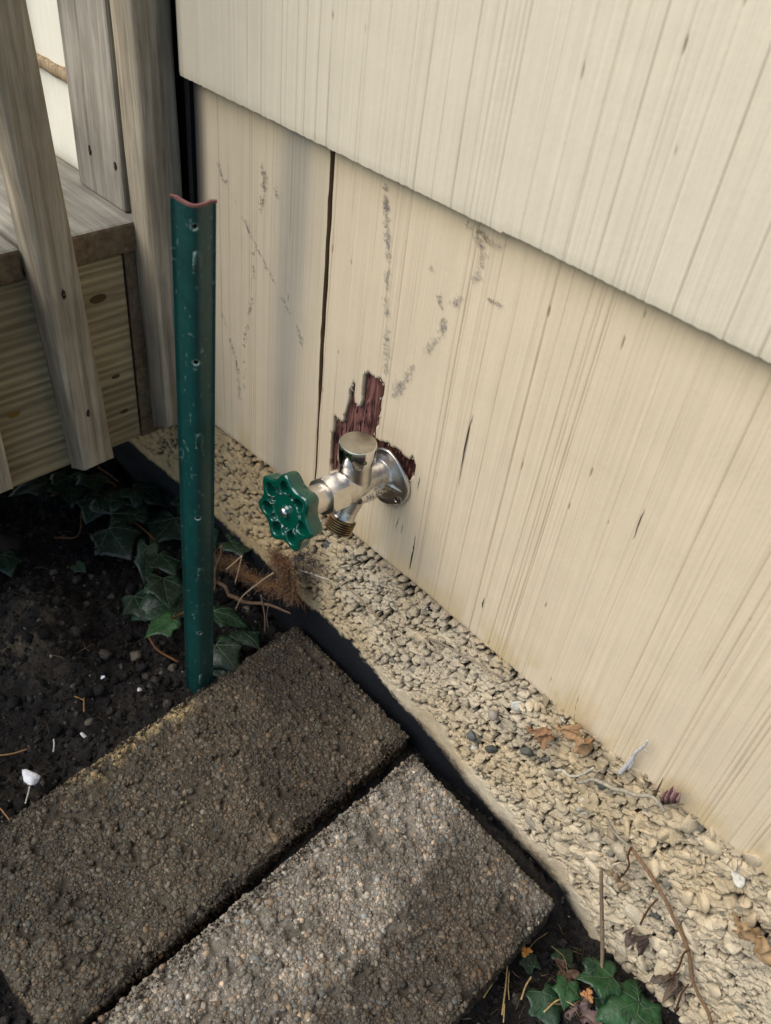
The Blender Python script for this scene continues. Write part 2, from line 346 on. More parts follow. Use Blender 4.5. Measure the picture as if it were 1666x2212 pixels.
gate = sst(.42, .54, fbm(FX * 75, FZ * 75, 7, 3)) * (.35 + .65 * sst(-.16, .0, FX))
crack_ = sst(.18, .10, (a2 - a1) + .22 * q1) * gate
void = sst(.60, .54, (a3 - a1) + .45 * q1) * sst(.32, .40, fbm(FX * 60, FZ * 60, 4)); void2 = sst(.34, .27, (b3_ - b1_) + .4 * q2) * gate
hole = np.clip(np.maximum(np.maximum(crack_ * .9, void), void2), 0, 1) * instone
lev = .35 + .65 * sst(-.16, .02, FX)
FY = fplane(FX, FZ) + instone * lev * (flake + small) + hole * .0070 + .0006 * (fbm(FX * 300, FZ * 300, 1) - .5) + .0022 * instone * (fbm(FX * 45, FZ * 45, 2) - .5) * 2
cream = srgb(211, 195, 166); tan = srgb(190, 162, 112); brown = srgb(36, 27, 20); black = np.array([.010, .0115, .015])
c = np.ones(FX.shape + (3,)) * cream
t = sst(.35, .8, fbm(FX * 14, FZ * 14, 4))[..., None] * .45; c = c * (1 - t) + tan * t
t = (sst(-.02, -.16, FX) * .7)[..., None]; c = c * (1 - t) + tan * .85 * t          # yellower, thinner paint further left
c = c * (1 + .22 * (r1 - .5) * instone + .12 * (r2 - .5) * instone)[..., None]
t = (instone * sst(.985, .99, r1))[..., None]; c = c * (1 - t) + srgb(104, 106, 100) * t; t = (instone * sst(.955, .96, r2) * .8)[..., None]; c = c * (1 - t) + srgb(132, 126, 112) * t
t = (instone * sst(.52, .70, fbm(FX * 20, FZ * 20, 6, 5)) * .40 * sst(.0, .2, FX))[..., None]; c = c * (1 - t) + srgb(138, 126, 106) * t      # dust and grime
edge_ = (instone * sst(.18, .03, a2 - a1) * .15)[..., None]; c = c * (1 - edge_) + srgb(120, 98, 68) * edge_
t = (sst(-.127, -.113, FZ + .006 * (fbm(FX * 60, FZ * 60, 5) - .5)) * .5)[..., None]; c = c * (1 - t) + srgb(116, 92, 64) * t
pc = np.clip(hole * 1.25, 0, 1)[..., None]; c = c * (1 - pc) + brown * pc
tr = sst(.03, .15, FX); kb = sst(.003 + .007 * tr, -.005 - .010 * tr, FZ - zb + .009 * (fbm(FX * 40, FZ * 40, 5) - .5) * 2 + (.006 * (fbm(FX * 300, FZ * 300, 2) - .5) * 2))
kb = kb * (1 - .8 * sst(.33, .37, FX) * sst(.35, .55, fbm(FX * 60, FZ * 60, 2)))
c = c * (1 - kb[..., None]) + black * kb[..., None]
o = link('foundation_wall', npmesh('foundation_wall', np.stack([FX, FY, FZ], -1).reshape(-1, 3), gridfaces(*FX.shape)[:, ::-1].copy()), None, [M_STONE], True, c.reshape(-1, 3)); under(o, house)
# pebble dash stones
n = 3600
x = RNG.uniform(-.44, .56, n); z = RNG.uniform(-.45, -.112, n)
zs_ = np.interp(x, XS, ZS); keep = (z > zs_ + .003 + .006 * (vn(x * 50, z * 50, 1) - .5)) & (z < -.1135 + .001 * np.sin(x * 90))
x, z = x[keep], z[keep]; n = len(x)
big = sst(-.05, .38, x); keep2 = RNG.random(n) < .10 + .6 * big; x, z, big = x[keep2], z[keep2], big[keep2]; n = len(x); s = RNG.lognormal(math.log(.0034), .36, n).clip(.0014, .0070) * (.78 + .55 * big)
S = np.stack([s * RNG.uniform(.8, 1.9, n), s * RNG.uniform(.35, .65, n), s * RNG.uniform(.6, 1.3, n)], 1)
y = fplane(x, z) + RNG.uniform(.0002, .0026, n)
cs = cream * RNG.uniform(.85, 1.08, n)[:, None]; q = RNG.random(n)
t = (sst(.3, .75, fbm(x * 14, z * 14, 4)) * .45 + sst(-.02, -.16, x) * .6)[:, None]; cs = cs * (1 - t) + tan * t
cs[q < .015] = srgb(150, 142, 126); cs[q < .003] = srgb(104, 108, 104); cs[(q > .985)] = srgb(214, 208, 192)
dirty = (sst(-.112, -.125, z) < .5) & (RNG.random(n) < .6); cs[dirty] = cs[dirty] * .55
grime = sst(.55, .72, fbm(x * 16, z * 16, 7))[:, None] * .5 * sst(.1, .3, x)[:, None]; cs = cs * (1 - grime) + srgb(120, 112, 96) * grime
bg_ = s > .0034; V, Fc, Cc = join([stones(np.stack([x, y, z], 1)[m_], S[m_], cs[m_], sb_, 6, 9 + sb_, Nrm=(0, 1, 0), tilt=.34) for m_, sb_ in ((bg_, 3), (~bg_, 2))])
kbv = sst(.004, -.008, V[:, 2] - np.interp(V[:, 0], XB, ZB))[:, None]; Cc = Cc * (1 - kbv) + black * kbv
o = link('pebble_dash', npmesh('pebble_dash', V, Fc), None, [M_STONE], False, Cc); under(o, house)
o['kind'] = 'stuff'
mb = MB()                                   # cobwebby fibres and rootlets caught between the stones
for i in range(900):
    x_ = random.uniform(-.12, .5); z_ = -.118 - abs(random.gauss(0, .05)) if random.random() < .35 else random.uniform(-.34, -.118)
    if z_ < np.interp(x_, XS, ZS) or vn(x_ * 22, z_ * 22, 3) < .5: continue
    p = np.array([x_, float(fplane(np.array(x_), np.array(z_))) - .0035, z_]); a_ = random.uniform(0, 6.28); L_ = random.uniform(.003, .012); d_ = np.array([math.cos(a_), random.uniform(-.15, .15), math.sin(a_)])
    mb.tube([p, p + d_ * L_ * .5 + np.array([random.gauss(0, .001), 0, random.gauss(0, .001)]), p + d_ * L_], [.00018, .00022, .00008], 4, [srgb(120, 110, 94), srgb(82, 70, 54), srgb(160, 152, 138)][random.randrange(3)])
o = mb.build('root_fibres', house, M_MISC); o['kind'] = 'stuff'

# ---- siding boards
def grooves(x, z, seed, deep):
    h = .00016 * (fbm(x * 260, z * 3 + seed, 1, 3) - .5) * 2 + .00012 * (vn(x * 900, z * 10 + seed, 2) - .5) * 2
    d = np.zeros_like(h); fl = np.zeros_like(h); rg = np.random.default_rng(seed); xs_ = x[:, 0]
    xx = -.33
    while xx < .95:
        wd = rg.uniform(.00035, .0008); dp = (.25 + .75 * rg.uniform(0, 1) ** 2) * deep; slant = rg.normal() * .004
        i0, i1 = np.searchsorted(xs_, [xx - .006, xx + .006])
        if i1 > i0:
            X_, Z_ = x[i0:i1], z[i0:i1]; wob = .0008 * (vn(Z_ * 9, 0 * Z_ + xx * 91, 3) - .5) + slant * Z_
            ln = sst(.34, .46, vn(Z_ * rg.uniform(2, 6) + xx * 77, 0 * Z_ + seed, 4)) * (.6 + .4 * vn(Z_ * 40 + xx * 50, 0 * Z_, 5))
            g_ = np.exp(-((X_ - xx - wob) / wd) ** 2); d[i0:i1] = np.maximum(d[i0:i1], dp * ln * g_)
            fl[i0:i1] = np.maximum(fl[i0:i1], g_ * sst(.86, .90, vn(Z_ * 70 + xx * 900, 0 * Z_, 6)) * (dp > .4 * deep))
        xx += rg.choice([rg.uniform(.002, .006), rg.uniform(.006, .022)], p=[.62, .38])
    return h + d + fl * .0006, np.maximum(d, fl * .0016)
def board(name, x0, x1, z0f, z1, yf, seed, colf, thick=.009, deep=.0008, holes=None, step=.0006, zstep=.003, mt=None, edge=None, label=None):
    xs = np.arange(x0, min(x1, .52), step); xs = np.append(xs, x1) if x1 <= .52 else np.concatenate([xs, np.arange(.52, x1, .006), [x1]])
    nz = int((z1 + .12) / zstep) if z1 < .4 else int((z1 - .25) / zstep); tt = np.linspace(0, 1, nz)
    X = np.repeat(xs[:, None], nz, 1); T = np.repeat(tt[None], len(xs), 0); Z0 = z0f(xs)[:, None]; Z = Z0 + (z1 - Z0) * T
    if edge: X = edge(X, Z)
    hgt, d = grooves(X, Z, seed, deep); Y = yf(X, Z) + hgt
    Y = Y + .0006 * (1 - sst(0, .0015, Z - Z0))                        # eased lower arris
    c = colf(X, Z, d)
    if holes is not None: c = np.where(inpoly(X, Z, holes)[..., None], srgb(70, 42, 34), c)
    n, m = X.shape; Fq = gridfaces(n, m)[:, ::-1].copy(); bare = None
    if holes is not None:
        ins = inpoly(X, Z, holes); cf = ins.ravel()[Fq]; inner = cf.all(1); bare = Fq[inner]; Fq = Fq[~inner]
        dep = .0048 + .0020 * (fbm(X * 500, Z * 12, 3, 2) - .5) * 2 + .0012 * (fbm(X * 120, Z * 60, 5, 2) - .5) * 2
        dep = dep + .010 * np.exp(-((X - .012) ** 2 + (Z - .014) ** 2) / .017 ** 2)
        Yb = Y + dep; Y2 = np.where(ins, Yb, Y)
    else: Y2 = Y
    V = np.stack([X, Y2, Z], -1).reshape(-1, 3); I = np.arange(n * m).reshape(n, m)
    loop = np.concatenate([I[:, 0], I[-1, 1:], I[-2::-1, -1], I[0, -2:0:-1]])
    B = V[loop].copy(); B[:, 1] = yf(B[:, 0], B[:, 2]) + thick; k = len(V); L_ = len(loop); j = np.arange(L_); jn = (j + 1) % L_
    Sk = np.stack([k + j, k + jn, k + L_ + jn, k + L_ + j], 1); V = np.concatenate([V, V[loop], B]); Fq = np.concatenate([Fq, Sk])
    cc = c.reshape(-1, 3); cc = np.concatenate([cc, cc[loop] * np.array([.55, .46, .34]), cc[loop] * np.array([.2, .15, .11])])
    o = link(name, npmesh(name, V, Fq), None, [mt or M_PAINT], True, cc); under(o, house)
    if label: o['label'] = label
    if bare is not None and len(bare):
        u, inv = np.unique(bare, return_inverse=True); Vb = V[u].copy(); Vb[:, 1] -= .00005
        cb = np.ones((len(u), 3)) * srgb(84, 46, 36); f1 = fbm(Vb[:, 0] * 700, Vb[:, 2] * 14, 2, 2)[:, None]; f2 = sst(.45, .7, fbm(Vb[:, 0] * 60, Vb[:, 2] * 25, 4))[:, None]
        cb = cb * (.1 + 1.7 * f1); cb = cb * (1 - .45 * f2) + srgb(122, 78, 66) * .45 * f2
        pk = sst(-.028, -.031, Vb[:, 0])[:, None] * .6; cb = cb * (1 - pk) + srgb(150, 100, 92) * pk
        b = link('bare_wood', npmesh('bare_wood', Vb, inv.reshape(bare.shape)), None, [M_BARE], True, cb)
        mb = MB(); hx_ = [p_[0] for p_ in holes]; hz_ = [p_[1] for p_ in holes]; rs = random.Random(9)
        for _ in range(420):
            x_, z_ = rs.uniform(min(hx_), max(hx_)), rs.uniform(min(hz_), max(hz_)); L_ = rs.uniform(.004, .018)
            if not (inpoly(np.array([x_, x_]), np.array([z_, z_ + L_]), holes)).all(): continue
            y_ = float(yf(np.array(x_), np.array(z_))) + .0040 - rs.uniform(0, .0016); sl = rs.gauss(0, .0004)
            mb.tube([(x_, y_ + .0008, z_), (x_ + sl, y_ - .0002, z_ + L_ * .5), (x_ + sl * 2, y_ + .0006, z_ + L_)], [.0001, rs.uniform(.0003, .0007), .0001], 5, [srgb(60, 30, 24), srgb(96, 54, 44), srgb(134, 92, 80), srgb(40, 22, 18), srgb(158, 116, 106)][rs.randrange(5)])
        sp_ = mb.build('splinters', None, M_BARE); sp_.parent = b; sp_['kind'] = 'stuff'
        b.parent = o; b['label'] = 'torn patch of bare red wood around the tap'
    return o
creamS = srgb(226, 213, 186); creamL = srgb(225, 206, 174)
def colU(X, Z, d):
    c = np.ones(X.shape + (3,)) * creamS * 1.0; t = (d / .0008 * .62).clip(0, .9)[..., None]
    c = c * (1 - t) + srgb(138, 124, 98) * t
    l = sst(-.2965, -.300, X)[..., None] * .5; return c * (1 - l) + np.array([.03, .03, .04]) * l
def colL(X, Z, d):
    c = np.ones(X.shape + (3,)) * creamL; t = (d / .0008 * .62).clip(0, .9)[..., None]; c = c * (1 - t) + srgb(136, 112, 78) * t
    k = (sst(-.06, -.115, Z) * .5 * sst(.35, .6, fbm(X * 40, Z * 20, 3)))[..., None]; c = c * (1 - k) + srgb(196, 168, 112) * k          # yellowing near the bottom
    k = (sst(.225, .27, Z) * .5)[..., None]; return c * (1 - k) + srgb(186, 164, 118) * k
def colP(X, Z, d):
    c = colL(X, Z, d * 1.2) * .93
    k = (np.exp(-((X + .150 - .03 * (Z - .1)) / .022) ** 2) * (.45 + .4 * fbm(X * 300, Z * 4, 2)))[..., None]; c = c * (1 - k) + srgb(138, 136, 130) * k
    l = sst(-.268, -.292, X + .004 * (fbm(X * 80, Z * 12, 5) - .5))[..., None] * .97; return c * (1 - l) + np.array([.012, .013, .018]) * l
edgeU = on(716, 325, 1, -.010)[2]
zU = lambda x: edgeU + .0012 * (fbm(x * 35, x * 0, 2) - .5) * .5 + .0004 * (vn(x * 300, x * 0, 1) - .5) * 2 + .0015 * (x > .078)
zL = lambda x: np.interp(x, [-.3, -.1, .05, .28, .41, .9], [-.113, -.108, -.109, -.121, -.119, -.119]) + .0016 * (fbm(x * 40, x * 0, 3) - .5) * 2 + .0008 * (vn(x * 400, x * 0, 1) - .5) * 2
HOLE = [(765, 925), (768, 800), (780, 640), (790, 630), (795, 515), (812, 522), (830, 545), (850, 560), (862, 570), (870, 520), (880, 480), (905, 400), (903, 330), (915, 325), (925, 290), (940, 262), (950, 290), (944, 350), (948, 420), (962, 432), (972, 448), (985, 450), (1000, 400), (998, 330), (1010, 205), (1025, 212), (1045, 190), (1060, 205), (1085, 235), (1105, 232), (1130, 245), (1150, 262), (1165, 290), (1155, 370), (1145, 380), (1142, 450), (1125, 570), (1108, 590), (1100, 690), (1140, 705), (1190, 715), (1215, 745), (1250, 755), (1290, 790), (1320, 830), (1345, 840), (1375, 808), (1385, 850), (1398, 890), (1388, 950), (1365, 965), (1352, 1020), (1345, 1085), (1330, 1090), (1300, 1140), (1240, 1100), (1150, 980), (1000, 950), (900, 940), (840, 920)]
HOLE = [tuple(on(*z1(*p), 1, 0)[[0, 2]]) for p in HOLE]
def gapx(Z): return np.interp(Z, [-.12, -.04, .08, .257], [-.099, -.099, -.1015, -.1035])
def edL(X, Z):                              # right edge of the narrow left board
    t = sst(-.14, -.107, X); return X + t * (gapx(Z) - .0024 - .0012 * sst(.0, .1, Z) + .0009 * (vn(Z * 90, Z * 0, 2) - .5) + .107)
def edR(X, Z):
    t = sst(-.04, -.097, X); return X + t * (gapx(Z) + .0026 - .0016 * sst(.05, -.02, Z) + .0014 * (vn(Z * 50, Z * 0, 3) - .5) + .097)
yflat = lambda X, Z: .0012 * (fbm(X * 5, Z * 5, 6) - .5) * 2
upper = board('siding_board', -.300, 1.6, zU, 1.0, lambda X, Z: -.0095 + .004 * sst(.3, 1, Z) + yflat(X, Z), 11, colU, mt=M_PAINT_UP, zstep=.004, label='upper course of cream siding')
left = board('siding_board', -.292, -.107, zL, .34, lambda X, Z: -.0005 + .0015 * sst(-.12, -.105, X) + yflat(X, Z), 23, colP, deep=.0007, edge=edL, zstep=.003, label='narrow lower siding board left of the vertical gap')
right = board('siding_board', -.097, 1.6, zL, .34, lambda X, Z: yflat(X, Z) + .0003, 35, colL, holes=HOLE, edge=edR, zstep=.0025, label='wide lower siding board behind the tap')
mb = MB(); rs = random.Random(21)          # lifted slivers of paint round the torn patch
for i in range(len(HOLE) - 9):
    for _ in range(1 if rs.random() < .45 else 0):
        t_ = rs.random(); x_ = HOLE[i][0] * (1 - t_) + HOLE[i + 1][0] * t_; z_ = HOLE[i][1] * (1 - t_) + HOLE[i + 1][1] * t_; L_ = rs.uniform(.0015, .0045); a_ = rs.gauss(1.5, .5)
        mb.tube([(x_, -.0002, z_), (x_ + L_ * .5 * math.cos(a_), -.0010, z_ + L_ * .5 * math.sin(a_)), (x_ + L_ * math.cos(a_), -.0004, z_ + L_ * math.sin(a_))], [.0002, rs.uniform(.0003, .0006), .0001], 5, [srgb(226, 214, 190), srgb(240, 236, 226), srgb(180, 160, 132)][rs.randrange(3)])
o = mb.build('lifted_paint', None, M_MISC); o.parent = right; o['kind'] = 'stuff'
# dark sheathing behind, rest of the wall left of the deck corner, wall above
def boxmb(mb, a, b, col=(1, 1, 1), m=0):
    (x0, y0, z0), (x1, y1, z1_) = a, b
    V = [(x0, y0, z0), (x1, y0, z0), (x1, y1, z0), (x0, y1, z0), (x0, y0, z1_), (x1, y0, z1_), (x1, y1, z1_), (x0, y1, z1_)]
    mb.add(V, [(0, 3, 2, 1), (4, 5, 6, 7), (0, 1, 5, 4), (1, 2, 6, 5), (2, 3, 7, 6), (3, 0, 4, 7)], col, m)
def hexbox(name, a, b, parent, m, bevel=.002, seg=2, sub=0, smooth=False):
    mb = MB(); boxmb(mb, a, b); o = mb.build(name, None, m, smooth=smooth)
    # origin stays at the world origin so the grain runs on through neighbouring faces
    if bevel:
        bv = o.modifiers.new('b', 'BEVEL'); bv.width = bevel; bv.segments = seg; bv.limit_method = 'ANGLE'
    if parent is not None: under(o, parent)
    return o
hexbox('sheathing', (-2.5, .016, -.09), (1.7, .03, 2.4), house, M_DARK, 0)
MB_ = MB(); boxmb(MB_, (-.318, .009, -.10), (-.288, .0155, .27)); o = MB_.build('corner_gap_strip', house, M_DARK, smooth=False)  # near-black strips filling the gap at the left board ends
hexbox('corner_gap_strip', (-.312, .003, -.09), (-.305, .0088, .262), house, M_DARK, .001)
def plain(X, Z, d):
    c = np.ones(X.shape + (3,)) * srgb(240, 234, 214); return c
for i, (z0, z1_) in enumerate([(.100, .205), (.207, .46), (.463, .80)]):
    mb = MB(); boxmb(mb, (-2.5, -.001 - .003 * i, z0), (-.40, .012, z1_), srgb(238, 232, 212)); o = mb.build('siding_board', house, M_PAINT_UP, smooth=False)  # paler cream than the other boards: brighter light painted into the colour
    o['label'] = 'smooth cream siding board behind the deck posts'
# ledge of bare wood and white window trim seen through the balusters
mb = MB(); mb.tube([(x_, -.003 + .001 * math.sin(x_ * 90), .203 + .0006 * math.sin(x_ * 130)) for x_ in np.arange(-.75, -.45, .01)], .0075, 8, srgb(150, 128, 96), jit=.25)
mb.build('torn_edge', house, M_BARE); bpy.data.objects['torn_edge']['label'] = 'rough weathered strip between two siding boards behind the deck'
a = on(560 * K / 3.332, 600 * K / 3.332, 1, -.02)
hexbox('window_trim', (-.72, -.026, .222), (-.600, -.004, 1.2), house, M_WHITE, .003)
hexbox('window_trim', (-.72, -.040, .215), (-.618, -.0265, 1.2), house, M_WHITE, .003)
hexbox('wall_core', (-2.5, .031, -.6), (1.7, .16, 2.4), house, M_DARK, 0)

# marks left on the paint by old ivy roots
def rootlets(paths, parent, y0, seed, name='ivy_root_marks'):
    rg = random.Random(seed); mb = MB(); greys = [srgb(176, 170, 162), srgb(146, 138, 128), srgb(190, 186, 178), srgb(118, 102, 84)]
    for P, wd, dens, pal in paths:
        dens = dens * (.62 if y0 < -.0005 else 1)
        W3 = [on(*zw(*p), 1, y0) for p in P]; W3 = spline(W3, 6)
        L_ = sum(np.linalg.norm(W3[i + 1] - W3[i]) for i in range(len(W3) - 1)); nn = int(L_ * dens * 1.5)
        for _ in range(nn):
            t = rg.random() ** 1 * (len(W3) - 1.001); i = int(t); p = W3[i] + (W3[i + 1] - W3[i]) * (t - i)
            if vn(np.array(p[2] * 90 + seed), np.array(p[0] * 90))[()] < .30: continue
            p = p + np.array([rg.gauss(0, wd), 0, rg.gauss(0, wd * .8)]); ln = rg.uniform(.0008, .0035); a = rg.gauss(1.57, .8)
            q = p + ln * np.array([math.cos(a), 0, math.sin(a)]); mdl = (p + q) / 2 + np.array([rg.gauss(0, .0006), 0, rg.gauss(0, .0006)])
            for v in (p, q, mdl): v[1] = y0 - .0002
            mb.tube([p, mdl, q], [.00005, .00016, .00005], 4, greys[rg.choice(pal)])
    o = mb.build(name, None, M_MISC); o.parent = parent; o.matrix_parent_inverse = parent.matrix_parent_inverse.inverted() if False else Matrix.Identity(4)
    o['kind'] = 'stuff'; return o
mk = rootlets([([(1020, 200), (1025, 400), (1035, 600), (1025, 800), (1030, 1000), (1020, 1240)], .0016, 2300, [0, 0, 1, 2, 2]),
               ([(1020, 200), (1030, 330)], .0010, 1800, [3, 1]),
               ([(1060, 1370), (1130, 1270), (1190, 1180), (1260, 1100), (1330, 1010), (1340, 940)], .0016, 2600, [0, 1, 2]),
               ([(1310, 760), (1325, 870)], .0011, 1500, [0, 1]), ([(1390, 860), (1430, 820), (1500, 720), (1540, 690)], .0019, 2400, [0, 0, 2]),
               ([(1540, 660), (1560, 560), (1520, 490), (1470, 400)], .0016, 1900, [3, 1, 0]), ([(1520, 430), (1580, 500), (1660, 540)], .0018, 1800, [3, 3, 1]),
               ([(1220, 540), (1265, 640), (1290, 720)], .0009, 1200, [0, 1]), ([(1550, 820), (1600, 830), (1660, 860)], .0010, 1500, [3, 1]),
               ([(1100, 1280), (1090, 1350)], .0035, 3500, [0, 2, 1])], right, -.0003, 5)
mk2 = rootlets([([(230, 370), (310, 540), (400, 720), (480, 880), (545, 1010), (560, 1090)], .0013, 1900, [0, 1, 2]),
                ([(345, 90), (350, 200), (330, 340)], .0018, 2600, [3, 3, 1]), ([(295, 560), (285, 800), (260, 950), (240, 1100), (240, 1330)], .0010, 900, [3, 1]),
                ([(120, 900), (160, 1040), (200, 1200), (215, 1380)], .0014, 1700, [3, 1, 0]), ([(90, 70), (120, 150), (190, 280)], .0015, 1200, [0, 1]),
                ([(415, 200), (425, 270)], .0009, 1500, [3])], left, -.0010, 8)
# a few cracks in the paint
def crack(P, wd=.0004, m=z1):
    mb = MB(); wd = wd * .62
    Q = [on(*m(*p), 1, -.0001) for p in P]; Q = spline(Q, 4)
    Q = [q + np.array([random.gauss(0, .0003), 0, 0]) for q in Q]; n_ = len(Q)
    mb.tube(Q, [wd * (.15 + math.sin(math.pi * i / (n_ - 1)) * random.uniform(.6, 1)) for i in range(n_)], 4, srgb(62, 50, 36)); o = mb.build('paint_crack', None, M_MISC); o.parent = right
crack([(1430, 960), (1420, 1010), (1410, 1060)]); crack([(1280, 1260), (1262, 1300), (1250, 1345)]); crack([(1308, 1310), (1298, 1345), (1290, 1385)], .0005)
crack([(1400, 1390), (1388, 1480), (1370, 1590), (1350, 1666)], .0007); crack([(690, 60), (680, 130), (660, 210), (645, 285)], .0009, z6); crack([(1105, 425), (1097, 460), (1093, 490)], .0009, z6)
crack([(1020, 895 * 1.0), (1000, 1000)], .0003, lambda x, y: (x, y)); crack([(1022, 895), (1008, 945), (990, 1050)], .0007, lambda x, y: (x, y))
crack([(1393, 1100), (1380, 1130), (1368, 1165)], .0006, lambda x, y: (x, y)); crack([(1258, 1490), (1245, 1520), (1240, 1560)], .0006, lambda x, y: (x, y))

# ================================================================== DECK
deck = empty('wooden_deck', (-.4, -.3, .05), 'weathered grey wooden deck with square balusters beside the house wall', 'deck')
XR = -.36
hexbox('rim_joist', (XR - .038, -1.6, -.158), (XR, -.050, .0775), deck, W_RIM, .002)
hexbox('deck_board', (-2.2, -.152, .079), (XR + .004, -.012, .112), deck, W_DECK, .004)
for i in range(1, 9):
    hexbox('deck_board', (-2.2, -.152 - .146 * i, .079), (XR + .004, -.157 - .146 * (i - 1), .112), deck, W_DECK, .004)
hexbox('ledger_board', (-2.2, -.046, -.165), (XR - .006, -.010, .0775), deck, W_END, .002)
def baluster(y0, y1, zb_, x0=XR + .0006, x1=-.322, top=.95, label=None, lean=0):
    """square picket with its foot cut on a slant"""
    mb = MB(); zz = np.concatenate([[0], np.linspace(.0, top - zb_, 60)[1:]]); r = .0045; prof = []
    for (cx, cy, a0) in ((x1 - r, y1 - r, 0), (x0 + .001, y1 - .001, 90), (x0 + .001, y0 + .001, 180), (x1 - r, y0 + r, 270)):
        for k in range(5):
            th = math.radians(a0 + 22.5 * k); rr = r if cx > x0 + .01 else .001
            prof.append((cx + rr * math.cos(th), cy + rr * math.sin(th)))
    n_ = len(prof); V = []
    for i, z_ in enumerate(zz):
        for (px_, py_) in prof:
            b = zb_ + z_ + (max(0, (px_ - x0)) * .55 + .004 * math.sin((py_ - y0) * 80) if i == 0 else 0)
            if i > 0: b = max(b, zb_ + .03)
            V.append((px_ + .0006 * math.sin(b * 40 + py_ * 90), py_ - lean * (b - zb_), b))
    Fc = [(i * n_ + k, i * n_ + (k + 1) % n_, (i + 1) * n_ + (k + 1) % n_, (i + 1) * n_ + k) for i in range(len(zz) - 1) for k in range(n_)]
    Fc += [tuple(range(n_))[::-1], tuple((len(zz) - 1) * n_ + k for k in range(n_))]
    mb.add(V, Fc); o = mb.build('baluster', deck, W_BAL)
    o.modifiers.new('e', 'EDGE_SPLIT').split_angle = math.radians(50)
    if label: o['label'] = label
    return o
b1 = baluster(-.143, -.105, -.162, lean=.050, label='baluster nearer the viewer')
b3 = baluster(-.0325, .0075, -.150, lean=.012, label='baluster against the house wall')
b4 = baluster(-.262, -.224, -.148)
for o in [o_ for o_ in bpy.data.objects if o_.name.startswith('deck_board')]:
    o.data.materials.append(W_END); o.data.polygons[3].material_index = 1
def nailhole(p, r, parent, nrm=(1, 0, 0)):
    mb = MB(); p = np.array(p, float); nrm = np.array(nrm, float); V = []; k = 14
    a = np.array([0, 1, 0]) if abs(nrm[0]) > .5 else np.array([1, 0, 0]); b = np.array([0, 0, 1])
    for i in range(k):
        th = 6.283 * i / k; q = r * (1 + .35 * random.uniform(-1, 1)); V.append(p + nrm * .0004 + a * q * .62 * math.cos(th) + b * q * 1.5 * math.sin(th))
    V2 = [p + nrm * .0002 + (v - p) * .01 for v in V]; V3 = [v - nrm * .0012 for v in V]
    mb.add(V + V3, [tuple(range(k))] + [(i, (i + 1) % k, k + (i + 1) % k, k + i) for i in range(k)], srgb(34, 26, 20))
    mb.tube([p + nrm * .0002, p + nrm * .0011], [.0016, .0015], 10, srgb(70, 60, 54)); o = mb.build('nail', None, M_MISC, smooth=False); o.parent = parent; return o
for (qx, qy) in ((137, 635), (190, 893)): nailhole((-.3214,) + tuple(on(qx, qy, 0, -.322)[1:]), .0030, b1)
post = hexbox('post', (-.466, -.034, .1125), (-.3745, .0, 1.2), deck, W_POST, .003); post['label'] = 'square post standing on the deck'
for q in ((195, 325), (250, 358)): p = on(*q, 1, -.034); nailhole((p[0], -.0344, p[2]), .0032, post, (0, -1, 0))
hexbox('joist_hanger_board', (XR - .030, -.0465, -.150), (XR - .002, -.005, .0775), deck, W_END, .001)
# knots on the joist
for (qx, qy, r) in ((212, 645, .011), (250, 748 + 65, .006), (268, 888, .006), (30, 895, .008)):
    mb = MB(); p = on(qx, qy, 0, XR); V = [(XR + .0003, p[1] + r * .9 * math.cos(6.283 * i / 18), p[2] + r * .45 * math.sin(6.283 * i / 18)) for i in range(18)]
    mb.add(V, [tuple(range(18))], srgb(84, 64, 42) if qx > 100 else srgb(124, 98, 46)); o = mb.build('knot', None, M_MISC, smooth=False); o.parent = bpy.data.objects['rim_joist']

